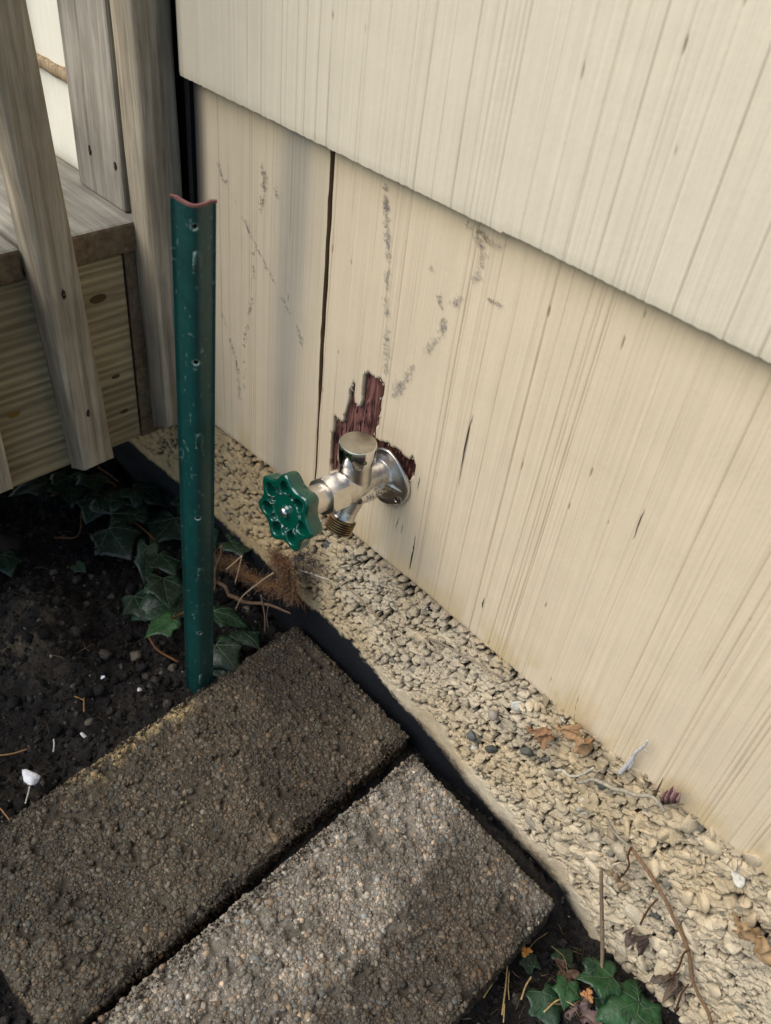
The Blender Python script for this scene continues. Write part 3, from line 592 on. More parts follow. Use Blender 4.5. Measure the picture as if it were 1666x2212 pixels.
# ================================================================== PAVERS
def rotz(P, c, a, l_=None, sk=0):
    P = np.array(P, float)
    if sk: P[:, 1] += sk * (c[0] - P[:, 0]) / .2 * ((P[:, 1] - c[1]) / l_ + .5)
    s_, c_ = math.sin(a), math.cos(a); x_, y_ = P[:, 0] - c[0], P[:, 1] - c[1]
    P[:, 0] = c[0] + c_ * x_ - s_ * y_; P[:, 1] = c[1] + s_ * x_ + c_ * y_; return P
def paver(cx, cy, w_, l_, ztop, thk, ang, seed, colf, label, npeb=30000):
    root = empty('concrete_paver', (cx, cy, ztop - thk), label, 'paver')
    rg = np.random.default_rng(seed); st = .0016
    def side(s, t, which): return 0
    us = np.arange(0, w_ + 1e-6, st); vs = np.arange(0, l_ + 1e-6, st); U, Vv = np.meshgrid(us, vs, indexing='ij')
    ex = .0050 * (fbm(Vv * 60, Vv * 0 + seed, 1) - .5) * 2; ey = .005 * (fbm(U * 60, U * 0 + seed, 2) - .5) * 2
    Xl = U - w_ / 2 + np.where(U < w_ / 2, -1, 1) * ex * (np.abs(U / w_ - .5) * 2) ** 8
    Yl = Vv - l_ / 2 + np.where(Vv < l_ / 2, -1, 1) * ey * (np.abs(Vv / l_ - .5) * 2) ** 16
    e = np.minimum(np.minimum(U, w_ - U), np.minimum(Vv, l_ - Vv)); rnd = .004 * (1 - sst(0, .006, e))
    chip = sst(.62, .75, fbm(U * 40, Vv * 40, seed)) * (1 - sst(.0, .012, e)) * .006
    Z = ztop - rnd - chip + .0026 * (fbm(U * 120, Vv * 120, 3) - .5) * 2 - .0035 * sst(.66, .74, fbm(U * 90 + seed, Vv * 90, 6, 3)) + .0008 * (vn(U * 600, Vv * 600, 5) - .5) * 2
    n_, m_ = U.shape; P = np.stack([Xl + cx, Yl + cy, Z], -1).reshape(-1, 3); I = np.arange(n_ * m_).reshape(n_, m_)
    loop = np.concatenate([I[:, 0], I[-1, 1:], I[-2::-1, -1], I[0, -2:0:-1]]); L_ = len(loop); j = np.arange(L_); jn = (j + 1) % L_
    Fq = [gridfaces(n_, m_)]; rows = 18; prev = loop; allP = [P]; k = len(P); Bc = P[loop]
    ctr = np.array([cx, cy, 0]); d = Bc - ctr; d[:, 2] = 0
    for r_ in range(1, rows + 1):
        B = Bc.copy(); zz = Bc[:, 2] - (thk) * r_ / rows; B[:, 2] = zz
        a_ = np.arange(L_) * .09; off = .0016 * (fbm(a_ * 1.4, zz * 0 + r_ * .31 + seed, 3) - .5) * 2; B[:, 0] += np.sign(d[:, 0]) * (np.abs(d[:, 0]) > w_ / 2 - .01) * off; B[:, 1] += np.sign(d[:, 1]) * (np.abs(d[:, 1]) > l_ / 2 - .01) * off
        idx = k + np.arange(L_); Fq.append(np.stack([prev[j], idx[j], idx[jn], prev[jn]], 1)); prev = idx; k += L_; allP.append(B)
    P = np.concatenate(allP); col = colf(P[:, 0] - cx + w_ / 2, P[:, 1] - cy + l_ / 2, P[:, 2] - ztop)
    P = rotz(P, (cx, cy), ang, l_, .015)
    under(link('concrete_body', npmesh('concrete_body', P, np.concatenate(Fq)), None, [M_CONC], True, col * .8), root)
    # exposed aggregate
    x_ = rg.uniform(-.001, w_ + .001, npeb); y_ = rg.uniform(-.001, l_ + .001, npeb); e = np.minimum(np.minimum(x_, w_ - x_), np.minimum(y_, l_ - y_))
    s_ = rg.lognormal(math.log(.00120), .50, npeb).clip(.0004, .0036); z_ = ztop - .004 * (1 - sst(-.001, .006, e)) + .0022 * (fbm(x_ * 120, y_ * 120, 3) - .5) * 2 - s_ * rg.uniform(.05, .6, npeb); kp = (fbm(x_ * 90 + seed, y_ * 90, 6, 3) < .66) & ((fbm(x_ * 40, y_ * 40, seed) < .66) | (e > .010)); x_, y_, z_, s_ = x_[kp], y_[kp], z_[kp], s_[kp]; npeb = len(x_)
    ns = npeb // 5; side_ = rg.integers(0, 4, ns); tt = rg.random(ns)
    xs_ = np.where(side_ == 0, 0, np.where(side_ == 1, w_, tt * w_)); ys_ = np.where(side_ == 2, 0, np.where(side_ == 3, l_, tt * l_)); zs__ = ztop - rg.random(ns) * thk * .9 - .003
    x_ = np.concatenate([x_, xs_]); y_ = np.concatenate([y_, ys_]); z_ = np.concatenate([z_, zs__]); s_ = np.concatenate([s_, rg.lognormal(math.log(.0014), .4, ns).clip(.0006, .0035)])
    n2 = len(x_); base = colf(x_, y_, z_ - ztop); base = base * (rg.lognormal(0, .30, n2) * (.6 + .8 * fbm(x_ * 50, y_ * 50, 7)))[:, None]
    q_ = rg.random(n2); warm = q_ < .15; base[warm] *= np.array([1.22, 1.03, .85]); base[q_ > .975] = base[q_ > .975] * 1.6; cool = (q_ > .2) & (q_ < .28); base[cool] *= np.array([.8, .95, 1.1])
    P = np.stack([x_ + cx - w_ / 2, y_ + cy - l_ / 2, z_], 1); S_ = s_[:, None] * rg.uniform(.7, 1.25, (n2, 3))
    bg = s_ > .0019; parts = [stones(P[bg], S_[bg], base[bg], 2, 6, seed), stones(P[~bg], S_[~bg], base[~bg], 1, 5, seed + 1)]
    V, Fc, Cc = join(parts); V = rotz(V, (cx, cy), ang, l_, .015)
    o = under(link('aggregate', npmesh('aggregate', V, Fc), None, [M_PEB], False, Cc), root); o['kind'] = 'stuff'
    return root
def colA(u, v, z):                          # damp brown, ochre crust on the long left edge
    c = np.ones(np.shape(u) + (3,)) * np.array([.074, .058, .039])
    t = sst(.3, .7, fbm(u * 12, v * 12, 3))[..., None]; c = c * (.72 + .6 * t)
    t = (sst(.10, .38, .42 - v) * .35)[..., None]; c = c * (1 - t) + np.array([.092, .082, .060]) * t
    k = (sst(.026, .006, u + .02 * (fbm(u * 30, v * 30, 2) - .5)) * sst(.11, .16, v) * sst(.29, .25, v) * sst(.33, .45, fbm(u * 70, v * 70, 5)))[..., None]; c = c * (1 - k) + np.array([.36, .27, .14]) * k
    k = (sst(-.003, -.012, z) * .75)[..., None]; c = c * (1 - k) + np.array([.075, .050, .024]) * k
    return c
def colB(u, v, z):                          # dry pale grey over most of it, damp towards the right
    c = np.ones(np.shape(u) + (3,)) * np.array([.076, .062, .045]); f = fbm(u * 14, v * 14, 5) - .5; f2 = fbm(u * 60, v * 60, 6) - .5
    m_ = .105 - 0.20 * (.40 - v) * 0 + .9 * f * .08 + .5 * f2 * .05
    dry = sst(.022, -.022, u - (.085 + .035 * sst(.40, .10, v) * 1.0) + (f * .11 + f2 * .05)) + .35 * sst(.05, .0, .405 - v)
    dry = np.clip(dry + .9 * (fbm(u * 28, v * 28, 4) - .52), 0, 1) * (.55 + .45 * sst(.40, .52, fbm(u * 45 + 3, v * 45, 1)))
    c = c * (1 - dry[..., None]) + np.array([.265, .230, .182]) * dry[..., None]
    k = (sst(.55, .7, fbm(u * 9 + 5, v * 9, 2)) * .35)[..., None] * (1 - dry[..., None]); c = c * (1 - k) + np.array([.085, .058, .034]) * k
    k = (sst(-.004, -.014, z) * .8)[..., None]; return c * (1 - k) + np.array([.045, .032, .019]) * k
ZT = -.299
pA = paver(-.0025 + .010, -.0140 - .2175 , .196, .430, ZT, .052, math.radians(1.6 + .8), 31, colA, 'damp brown concrete paver touching the green stake, upper of the two', 44000)
pB = paver(.2205, -.038 - .2025, .200, .405, ZT - .001, .052, math.radians(.9), 47, colB, 'pale dry topped concrete paver at the bottom of the photo, right of the damp one', 44000)

# ================================================================== STAKE
d1 = ray(418, 428); top = C0 + d1 / F * .56; d2 = ray(432, 1500); bot = C0 + d2 / F * .985
stake = empty('garden_stake', tuple(bot), 'dark green painted metal garden stake standing upright in front of the deck', 'stake')
axis_ = (top - bot); H_ = np.linalg.norm(axis_); az_ = axis_ / H_
uax = R[:, 0] - az_ * np.dot(R[:, 0], az_); uax /= np.linalg.norm(uax); vax = np.cross(uax, az_); 
if np.dot(vax, C0 - top) < 0: vax = -vax
prof = spline([(-1.0, .02), (-.78, .03), (-.5, .26), (-.15, .52), (.1, .60), (.3, .52), (.55, .28), (.78, .0), (1.0, -.08)], 9); prof = np.array(prof) * .0150
seg = np.r_[0, np.cumsum(np.linalg.norm(np.diff(prof, axis=0), axis=1))]; W_ = seg[-1]; uu = np.arange(0, W_, .0007); pu = np.interp(uu, seg, prof[:, 0]); pv = np.interp(uu, seg, prof[:, 1])
hs = np.arange(-.03, H_, .0008); UU, HH = np.meshgrid(uu, hs, indexing='ij')
mid = np.interp(.0018, prof[:, 0], seg)
def zof(py): r_ = ray(425, py); # height on stake for a picture row
def hof(py):
    best = min(np.linspace(0, 1, 400), key=lambda t_: abs((lambda c_: c_[1] / c_[2] * F + 1106)(R.T @ (bot + axis_ * t_ - C0)) - py)); return best * H_
holes = [hof(q) for q in (475, 767, 1103, 1352)]; tabs = [hof(q) for q in (548, 935, 1222)] + [hof(1450)]
Fq = gridfaces(*UU.shape); fc = np.stack([UU.ravel()[Fq].mean(1), HH.ravel()[Fq].mean(1)], 1); kill = np.zeros(len(Fq), bool)
for h in holes: kill |= (fc[:, 0] - mid) ** 2 + (fc[:, 1] - h) ** 2 < .0021 ** 2
off = np.zeros_like(UU)
for h in tabs:
    slot = (np.abs(UU - mid + .0012) < .0007) & (HH > h - .008) & (HH < h + .008); kill |= slot.ravel()[Fq].all(1)
    e = ((UU - mid - .0018) / .0030) ** 2 + ((HH - h) / .0085) ** 2; off += .0022 * sst(1.0, .55, e) * sst(-.004, .006, HH - h + .006)
PV = (bot[None, None] + az_ * HH[..., None] + uax * np.interp(UU, seg, prof[:, 0])[..., None] + vax * (np.interp(UU, seg, prof[:, 1]) + off)[..., None])
scol = np.ones(UU.shape + (3,)) * np.array([.0025, .043, .038])
ed = np.zeros_like(UU)
for h in holes: ed = np.maximum(ed, sst(.0034, .0024, np.hypot(UU - mid, HH - h)))
for h in tabs: ed = np.maximum(ed, .6 * sst(.0016, .0006, np.abs(UU - mid + .0004)) * (np.abs(HH - h) < .0085) * sst(.3, .6, fbm(UU * 800, HH * 300, 2)))
ed = np.maximum(ed * sst(.3, .5, fbm(UU * 900, HH * 900, 3)), .35 * sst(.72, .80, fbm(UU * 330, HH * 200, 4)))
scol = scol * (1 - ed[..., None]) + srgb(120, 140, 132) * ed[..., None]
rt = sst(H_ - .0022, H_ - .0006, HH)[..., None]; scol = scol * (1 - rt) + srgb(104, 70, 66) * rt
st = under(link('post', npmesh('post', PV.reshape(-1, 3), Fq[~kill]), None, [M_STAKE], True, scol.reshape(-1, 3)), stake)
sm = st.modifiers.new('s', 'SOLIDIFY'); sm.thickness = .0016; sm.offset = 0
ct = np.array([[*(top + az_ * .0003 + uax * a + vax * b)] for a, b in prof]); mb = MB(); nn = len(prof); tn = np.gradient(prof, axis=0); tn /= np.linalg.norm(tn, axis=1, keepdims=True)
wq = .00105; A1 = [top + az_ * .0004 + uax * (a - ty * wq) + vax * (b + tx * wq) for (a, b), (tx, ty) in zip(prof, tn)]; A2 = [top + az_ * .0004 + uax * (a + ty * wq) + vax * (b - tx * wq) for (a, b), (tx, ty) in zip(prof, tn)]
B1 = [p - az_ * .0016 for p in A1]; B2 = [p - az_ * .0016 for p in A2]
Fs = []
for i in range(nn - 1): Fs += [(i, i + 1, nn + i + 1, nn + i), (i, 2 * nn + i, 2 * nn + i + 1, i + 1), (nn + i, nn + i + 1, 3 * nn + i + 1, 3 * nn + i)]
mb.add(A1 + A2 + B1 + B2, Fs, srgb(118, 78, 74)); mb.build('cut_edge', stake, M_MISC, smooth=False)

# ================================================================== TAP
tap = empty('hose_tap', (0, 0, 0), 'nickel outdoor hose tap with a green wheel handle on the siding', 'tap')
AX = np.array([0, -.9925, .122]); AX /= np.linalg.norm(AX)
def along(t_): return AX * t_
# body: flange, barrel, neck and spout fused into one casting
mb = MB()
def flange():
    V = []; seg_ = 64; rings = [(.0, 1.0), (.0032, 1.0), (.0048, .96), (.0058, .80), (.0095, .52), (.0135, .40)]
    for (t_, k_) in rings:
        for i in range(seg_):
            th = 6.2832 * i / seg_; rx, rz = .0300 * k_, .0315 * k_
            x_ = rx * math.copysign(abs(math.cos(th)) ** .85, math.cos(th)); z_ = rz * math.copysign(abs(math.sin(th)) ** .95, math.sin(th)) * (1 - .25 * abs(math.cos(th)))
            V.append((x_, -t_ - .0005, z_ - .0075 + .012 * t_ / .0135 * .4))
    n_ = len(rings); Fc = [(i * seg_ + k, i * seg_ + (k + 1) % seg_, (i + 1) * seg_ + (k + 1) % seg_, (i + 1) * seg_ + k) for i in range(n_ - 1) for k in range(seg_)]
    Fc += [tuple(range(seg_))[::-1], tuple((n_ - 1) * seg_ + k for k in range(seg_))]; mb.add(V, Fc)
flange()
mb.lathe([(.003, .0125), (.02, .0120), (.034, .0135), (.050, .0160), (.062, .0150), (.070, .0145)], along(0), AX, 40)
NK = along(.045)
mb.lathe([(-.008, .0130), (.004, .0148), (.016, .0146), (.0300, .0146)], NK, (0, 0, 1), 40)
# rounded shoulders towards the flange holes
mb.tube([(-.024, -.003, -.009), (-.012, -.009, -.005), (0, -.018, .0), (.012, -.009, -.005), (.025, -.003, -.009)], [.0030, .0042, .010, .0042, .0030], 12)
SP0 = along(.038) + np.array([0, 0, -.004]); SPD = np.array([0, -.47, -.88]); SPD /= np.linalg.norm(SPD)
mb.lathe([(0, .0125), (.012, .0112), (.026, .0100), (.033, .0105), (.036, .0125)], SP0, SPD, 36)
# name boss on the right flank
mb.tube([along(.018) + (.0085, 0, -.006), along(.034) + (.0105, 0, -.0075), along(.050) + (.011, 0, -.008)], [.0055, .0075, .0058], 16)
body = mb.build('body', tap, M_METAL)
rm = body.modifiers.new('r', 'REMESH'); rm.mode = 'VOXEL'; rm.voxel_size = .0006; rm.use_smooth_shade = True
sm = body.modifiers.new('s', 'SMOOTH'); sm.factor = .5; sm.iterations = 5
# screws in the flange
for sx in (-1, 1):
    mb = MB(); p = np.array([sx * .0205, -.0056, -.0185 if sx > 0 else .003])
    mb.lathe([(-.001, .0050), (.0008, .0050), (.0010, .0044), (-.0004, .0032)], p, (0, -1, 0), 24, (.5, .45, .38)); mb.lathe([(-.001, .0030), (.0008, .0029), (.0016, .0018), (.0017, .0003)], p, (0, -1, 0), 20, (.32, .27, .2))
    o = mb.build('flange_screw', tap, M_THREAD); o.modifiers.new('e', 'EDGE_SPLIT').split_angle = .6
# raised lettering on the boss
def letters(txt, origin, ux, uy, size, name):
    cu = bpy.data.curves.new(name, 'FONT'); cu.body = txt; cu.size = size; cu.extrude = .00035; cu.bevel_depth = .0001; cu.align_x = 'CENTER'; cu.align_y = 'CENTER'
    o = bpy.data.objects.new(name, cu); COL.objects.link(o); bpy.context.view_layer.update()
    me = bpy.data.meshes.new_from_object(o.evaluated_get(bpy.context.evaluated_depsgraph_get())); bpy.data.objects.remove(o)
    ux = Vector(ux).normalized(); uy = Vector(uy).normalized(); uz = ux.cross(uy)
    me.transform(Matrix([[ux[i], uy[i], uz[i], origin[i]] for i in range(3)] + [[0, 0, 0, 1]]))
    ob = link(name, me, None, [M_METAL], False, np.ones((len(me.vertices), 3))); return ob
bo = along(.034) + np.array([.0178, 0, -.0055])
lt_ = letters('221 121', bo, (0, 1, -.06), (-.30, 0, 1), .0060, 'raised_lettering'); lt_.parent = body; lt_.matrix_parent_inverse = Matrix.Identity(4)
# vacuum breaker cap
mb = MB(); mb.lathe([(.0280, .0140), (.0283, .0164), (.0290, .0168), (.0450, .0168), (.0462, .0163), (.0465, .0156)], NK, (0, 0, 1), 64)
cap = mb.build('vacuum_breaker_cap', tap, M_CHROME); cap.modifiers.new('e', 'EDGE_SPLIT').split_angle = .7
mb = MB(); mb.lathe([(.0452, .0157), (.0468, .0157), (.0470, .0152), (.0469, .001)], NK, (0, 0, 1), 64); o = mb.build('cap_top', None, M_CAPTOP); o.parent = cap; o.modifiers.new('e', 'EDGE_SPLIT').split_angle = .5
mb = MB(); hx = NK + np.array([.0168 * math.cos(-.35), .0168 * math.sin(-.35), .0365]); hd = (math.cos(-.35), math.sin(-.35), 0)
mb.lathe([(-.001, .0019), (.0004, .0019), (.0004, .0012), (-.0008, .0010)], hx, hd, 18, (.10, .085, .05)); mb.lathe([(-.001, .0009), (.0000, .0008), (.0003, .0002)], hx, hd, 10, (.75, .65, .4))
o = mb.build('set_screw', None, M_THREAD); o.parent = cap
# bonnet nut and sleeve
mb = MB(); prof6 = [(.062, .0140), (.0635, .0172), (.066, .0190), (.082, .0190), (.0842, .0168), (.0850, .0135)]
V = []; seg_ = 48; ua = np.array([1, 0, 0]); va = np.cross(AX, ua)
for (t_, r_) in prof6:
    for i in range(seg_):
        th = 6.2832 * i / seg_; a_ = ((th + .26) % (math.pi / 3)) - math.pi / 6; hr = .0160 / math.cos(a_); rr = min(r_, hr); V.append(along(t_) + rr * (math.cos(th) * ua + math.sin(th) * va))
mb.add(V, [(i * seg_ + k, (i + 1) * seg_ + k, (i + 1) * seg_ + (k + 1) % seg_, i * seg_ + (k + 1) % seg_) for i in range(5) for k in range(seg_)] + [tuple(range(seg_)), tuple(5 * seg_ + k for k in range(seg_))[::-1]])
nut = mb.build('bonnet_nut', tap, M_SATIN); nut.modifiers.new('e', 'EDGE_SPLIT').split_angle = .35
mb = MB(); mb.lathe([(.082, .0128), (.0885, .0128), (.110, .0128), (.1120, .0122), (.113, .006)], along(0), AX, 48); o = mb.build('sleeve', tap, M_SATIN); o.modifiers.new('e', 'EDGE_SPLIT').split_angle = .6
# threaded outlet
mb = MB(); pr = [(.033, .0098)]; t_ = .0345
while t_ < .0475: pr += [(t_, .0118), (t_ + .0009, .0133), (t_ + .0014, .0133), (t_ + .0023, .0118)]; t_ += .0023
pr += [(.0485, .0120), (.0485, .0098), (.044, .0096), (.035, .0095)]
colT = []
for (a_, r_) in pr:
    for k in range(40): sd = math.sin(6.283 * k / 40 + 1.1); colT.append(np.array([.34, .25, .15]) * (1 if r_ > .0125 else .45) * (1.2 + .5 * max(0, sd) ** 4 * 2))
mb.lathe(pr, SP0, SPD, 40, (1, 1, 1)); mb.c = [tuple(c_) for c_ in colT]; th_ = mb.build('threaded_outlet', tap, M_THREAD); th_.modifiers.new('e', 'EDGE_SPLIT').split_angle = .9
# wheel handle
def wheel():
    NL = 7; nt_ = 420; nr = 60; Rm = .0315; T = .0145; ph = math.radians(100)
    ua = np.array([1.0, 0, 0]); va = np.cross(ua, AX); va /= np.linalg.norm(va)
    if va[2] < 0: va = -va
    th = np.arange(nt_) * 2 * math.pi / nt_; lobe = np.cos(NL * (th - ph)); Ro = Rm * (1 + .105 * lobe + .012 * np.cos(2 * NL * (th - ph)))
    sr = np.linspace(0, 1, nr); TH, SR = np.meshgrid(th, sr, indexing='ij'); RO = Ro[:, None]
    rad = RO * SR; edge = RO * (1 - SR)
    h = np.zeros_like(rad)
    h -= .0012 * (1 - sst(0, .0016, edge)) ** 1                        # rounded rim
    rimw = .0034
    lob = (np.cos(NL * (TH - ph)) * .5 + .5)
    dist = np.hypot((rad - .0228) / .0060, (((TH - ph + math.pi / NL) % (2 * math.pi / NL)) - math.pi / NL) * rad / .0058)
    pocket = sst(1.12, .72, dist) * sst(0, .0008, edge - .0024)
    h -= .0092 * pocket
    hub = sst(.0170, .0150, rad); h -= .0028 * sst(.0185, .0150, rad) * (1 - pocket)
    h += .0020 * sst(.0062, .0040, rad)
    vl = np.hypot((rad - .0185) / .0035, (((TH - ph) % (2 * math.pi / NL)) - math.pi / NL) * rad / .0035); h -= .0035 * sst(1.1, .5, vl)
    Pf = along(.1265) + h[..., None] * AX + rad[..., None] * (np.cos(TH)[..., None] * ua + np.sin(TH)[..., None] * va)
    V = [Pf.reshape(-1, 3)]; I = np.arange(nt_ * nr).reshape(nt_, nr); In = np.roll(I, -1, 0)
    Fq = [np.stack([I[:, :-1], I[:, 1:], In[:, 1:], In[:, :-1]], -1).reshape(-1, 4)]; prev = I[:, -1]; k = nt_ * nr
    for (dz, sh) in ((-.0025, 1.006), (-.006, 1.01), (-.010, 1.0), (-.0132, .985), (-.0145, .95), (-.0145, .55), (-.010, .40)):
        P = along(.1265) + (dz) * AX + (Ro * sh)[:, None] * (np.cos(th)[:, None] * ua + np.sin(th)[:, None] * va); V.append(P); idx = k + np.arange(nt_); k += nt_
        Fq.append(np.stack([prev, idx, np.roll(idx, -1), np.roll(prev, -1)], -1)); prev = idx
    me = npmesh('wheel_handle', np.concatenate(V), np.concatenate(Fq)); o = link('wheel_handle', me, None, [M_GREEN], True); under(o, tap); return o
wheel()
hc = along(.1260)
mb = MB(); mb.lathe([(-.001, .0044), (.0012, .0044), (.0022, .0036), (.0029, .0020), (.0031, .0004)], hc, AX, 28); o = mb.build('handle_screw', tap, M_SCREW)
mb = MB(); ua = np.array([1.0, 0, 0]); va = np.cross(ua, AX)
for (d_, e_) in ((ua, va), (va, ua)):
    V = [hc + AX * (.0032 - .0) + a_ * d_ * .0022 + b_ * e_ * .00045 + AX * c_ for a_ in (-1, 1) for b_ in (-1, 1) for c_ in (-.001, .0001)]
    mb.add(V, [(0, 1, 3, 2), (4, 6, 7, 5), (0, 4, 5, 1), (2, 3, 7, 6), (1, 5, 7, 3), (0, 2, 6, 4)], (.03, .03, .03))
o = mb.build('screw_slot', None, M_MISC, smooth=False); o.parent = bpy.data.objects['handle_screw']

# ================================================================== PLANTS AND LITTER
OUT = [(0, 0), (-.09, .10), (-.18, .24), (-.16, .40), (-.03, .46), (.12, .44), (.22, .45), (.32, .53), (.42, .56), (.49, .46), (.56, .35), (.70, .25), (.86, .12), (1.0, 0)]
OUTL = OUT + [(x_, -y_) for (x_, y_) in OUT[-2:0:-1]]
def leafmesh(mb, p, size, yaw, tilt, roll, col, seed, narrow=1.0, curl=.12):
    rg = random.Random(seed); P = spline([np.array(q) for q in OUTL] + [np.array(OUTL[0])], 4)[:-1]; P = [(x_ * (1 + .03 * rg.uniform(-1, 1)), y_ * narrow * (1 + .05 * rg.uniform(-1, 1))) for x_, y_ in P]
    n_ = len(P); cx_, cy_ = .28, 0; ts = [0, .3, .55, .78, 1]; p1, p2 = rg.uniform(0, 6), rg.uniform(0, 6)
    zf = lambda x_, y_: curl * (-(y_ ** 2) * 1.6 - (x_ - .4) ** 2 * .9 + .10 * math.sin(x_ * 7 + p1) + .12 * math.sin(y_ * 9 + p2) + .35 * abs(y_) ** 1.0)
    V = [(cx_, cy_, zf(cx_, cy_))]; 
    for t_ in ts[1:]: V += [(cx_ + (x_ - cx_) * t_, y_ * t_, zf(cx_ + (x_ - cx_) * t_, y_ * t_)) for (x_, y_) in P]
    Fc = [(0, 1 + k, 1 + (k + 1) % n_) for k in range(n_)]
    for i in range(len(ts) - 2): Fc += [(1 + i * n_ + k, 1 + (i + 1) * n_ + k, 1 + (i + 1) * n_ + (k + 1) % n_, 1 + i * n_ + (k + 1) % n_) for k in range(n_)]
    M3 = Matrix.Rotation(yaw, 3, 'Z') @ Matrix.Rotation(tilt, 3, 'Y') @ Matrix.Rotation(roll, 3, 'X'); p = Vector([float(a) for a in p])
    tr = lambda q: p + (M3 @ Vector(q)) * size
    mb.add([tr(v) for v in V], Fc, np.array(col) * rg.uniform(.85, 1.15), 0)
    ends = [(.97, 0), (.43, .53 * narrow), (.43, -.53 * narrow), (-.14, .36 * narrow), (-.14, -.36 * narrow)]
    for (ex_, ey_) in ends:
        for (a0, b0, w0) in [((0, 0), (ex_, ey_), .011)] + [((ex_ * f_, ey_ * f_), (ex_ * f_ + .16 * math.cos(math.atan2(ey_, ex_) + s_ * .8), ey_ * f_ + .16 * math.sin(math.atan2(ey_, ex_) + s_ * .8)), .005) for f_ in (.35, .6) for s_ in (-1, 1)]:
            VV = []; 
            for i in range(7):
                t_ = i / 6; x_ = a0[0] + (b0[0] - a0[0]) * t_; y_ = a0[1] + (b0[1] - a0[1]) * t_; dx, dy = b0[1] - a0[1], -(b0[0] - a0[0]); L_ = math.hypot(dx, dy); ww = w0 * (1 - .7 * t_) / L_
                z_ = zf(x_, y_) + .008; VV += [tr((x_ + dx * ww, y_ + dy * ww, z_)), tr((x_ - dx * ww, y_ - dy * ww, z_))]
            mb.add(VV, [(2 * i, 2 * i + 1, 2 * i + 3, 2 * i + 2) for i in range(6)], (1, 1, 1), 1)
def leaf(root, *a, label=None, **k):
    mb = MB(); leafmesh(mb, *a, **k); o = mb.build('leaf', root, M_LEAF, M_VEIN); 
    o.modifiers.new('s', 'SOLIDIFY').thickness = .0003
    if label: o['label'] = label
    return o
GD, GM, GL = (.010, .024, .013), (.013, .036, .016), (.020, .062, .019)
ivy = empty('ivy_plant', (-.25, -.10, -.33), 'dark green ivy growing on the soil behind and left of the green stake', 'ivy')
def at5(x_, y_, h=-.30): return on(*z5(x_, y_), 2, h)
items = [  # base x,y in the reading, height, size, direction towards (x,y), colour, tilt
 ((610, 470), (840, 330), -.285, .075, GD, .05), ((600, 560), (700, 690), -.29, .060, GD, .1), ((380, 270), (400, 440), -.285, .055, GD, .1), ((500, 260), (540, 370), -.28, .042, GD, -.1),
 ((960, 500), (820, 640), -.29, .055, GD, .15), ((815, 660), (770, 910), -.285, .052, GM, .5), ((1000, 940), (800, 1000), -.29, .062, GM, .1), ((900, 830), (940, 1000), -.28, .05, GD, 0),
 ((940, 1060), (810, 1130), -.275, .036, GL, .15), ((1270, 620), (1440, 655), -.255, .052, GM, .05), ((1180, 1010), (1320, 1050), -.28, .044, GM, .2), ((1190, 1200), (1270, 1280), -.29, .044, GD, .2),
 ((1160, 1250), (1210, 1340), -.30, .040, GD, .1), ((1330, 1120), (1400, 1180), -.30, .035, GD, .1), ((20, 700), (60, 810), -.29, .035, GM, .2), ((740, 330), (900, 400), -.285, .058, GD, .1),
 ((880, 700), (960, 800), -.285, .045, GD, 0), ((250, 300), (160, 330), -.28, .05, GD, 0), ((690, 420), (640, 330), -.285, .05, GD, .1), ((420, 760), (460, 790), -.30, .018, GM, 0), ((1120, 550), (1200, 640), -.26, .035, GD, .3), ((740, 930), (790, 1040), -.295, .04, GD, .1),
 ((560, 380), (430, 560), -.287, .05, GD, .1), ((1060, 430), (1000, 330), -.28, .045, GD, .1)]
for i, (a_, b_, h, sz, cl, tl) in enumerate(items):
    p = at5(*a_, h); q = at5(*b_, h); yaw = math.atan2(q[1] - p[1], q[0] - p[0]); leaf(ivy, p, sz, yaw, tl + .0, random.uniform(-.35, .35), cl, 100 + i, narrow=.55 if i == 5 else .95, curl=.25)
mb = MB()
for P, r_, h in ([((1270, 620), (1180, 700), (1180, 900), (1050, 1000), (940, 1060)), .0011, -.29], [((600, 480), (700, 500), (850, 620), (815, 660)), .0012, -.295], [((820, 1160), (870, 1230), (980, 1295)), .0013, -.312], [((280, 380), (400, 340), (600, 300), (700, 420)), .0014, -.30], [((540, 220), (600, 260), (650, 300)), .0012, -.28], [((450, 460), (430, 600), (300, 610)), .0011, -.31]):
    mb.tube(spline([at5(*p, h) for p in P], 5), r_, 6, srgb(110, 76, 50), jit=.2)
mb.build('stem', ivy, M_MISC)
# ivy in the lower right corner
ivy2 = empty('ivy_plant', (.40, -.06, -.37), 'bright green ivy leaves at the foot of the foundation, bottom right', 'ivy')
def at7(x_, y_, h): return on(*z7(x_, y_), 2, h)
for i, (a_, b_, h, sz, cl, tl) in enumerate([((770, 1500), (790, 1660), -.335, .034, GM, .0), ((840, 1560), (700, 1560), -.333, .034, GL, .0), ((610, 1590), (600, 1660), -.345, .024, GL, .1), ((470, 1640), (520, 1760), -.35, .034, GM, .1), ((940, 1730), (1010, 1800), -.340, .040, GL, 0),
     ((980, 1690), (840, 1740), -.338, .045, GL, .1), ((830, 1690), (800, 1720), -.35, .022, GM, 0), ((430, 1510), (400, 1460), -.355, .022, GD, 0), ((560, 1480), (610, 1440), -.355, .022, GM, .2), ((880, 1790), (960, 1850), -.345, .035, GL, 0)]):
    p = at7(*a_, h); q = at7(*b_, h); leaf(ivy2, p, sz, math.atan2(q[1] - p[1], q[0] - p[0]), tl, random.uniform(-.3, .3), cl, 300 + i, curl=.22)
mb = MB(); mb.tube(spline([at7(*p, -.35) for p in ((780, 1560), (700, 1640), (640, 1700), (500, 1700))], 4), .0011, 6, srgb(96, 80, 50)); mb.build('stem', ivy2, M_MISC)

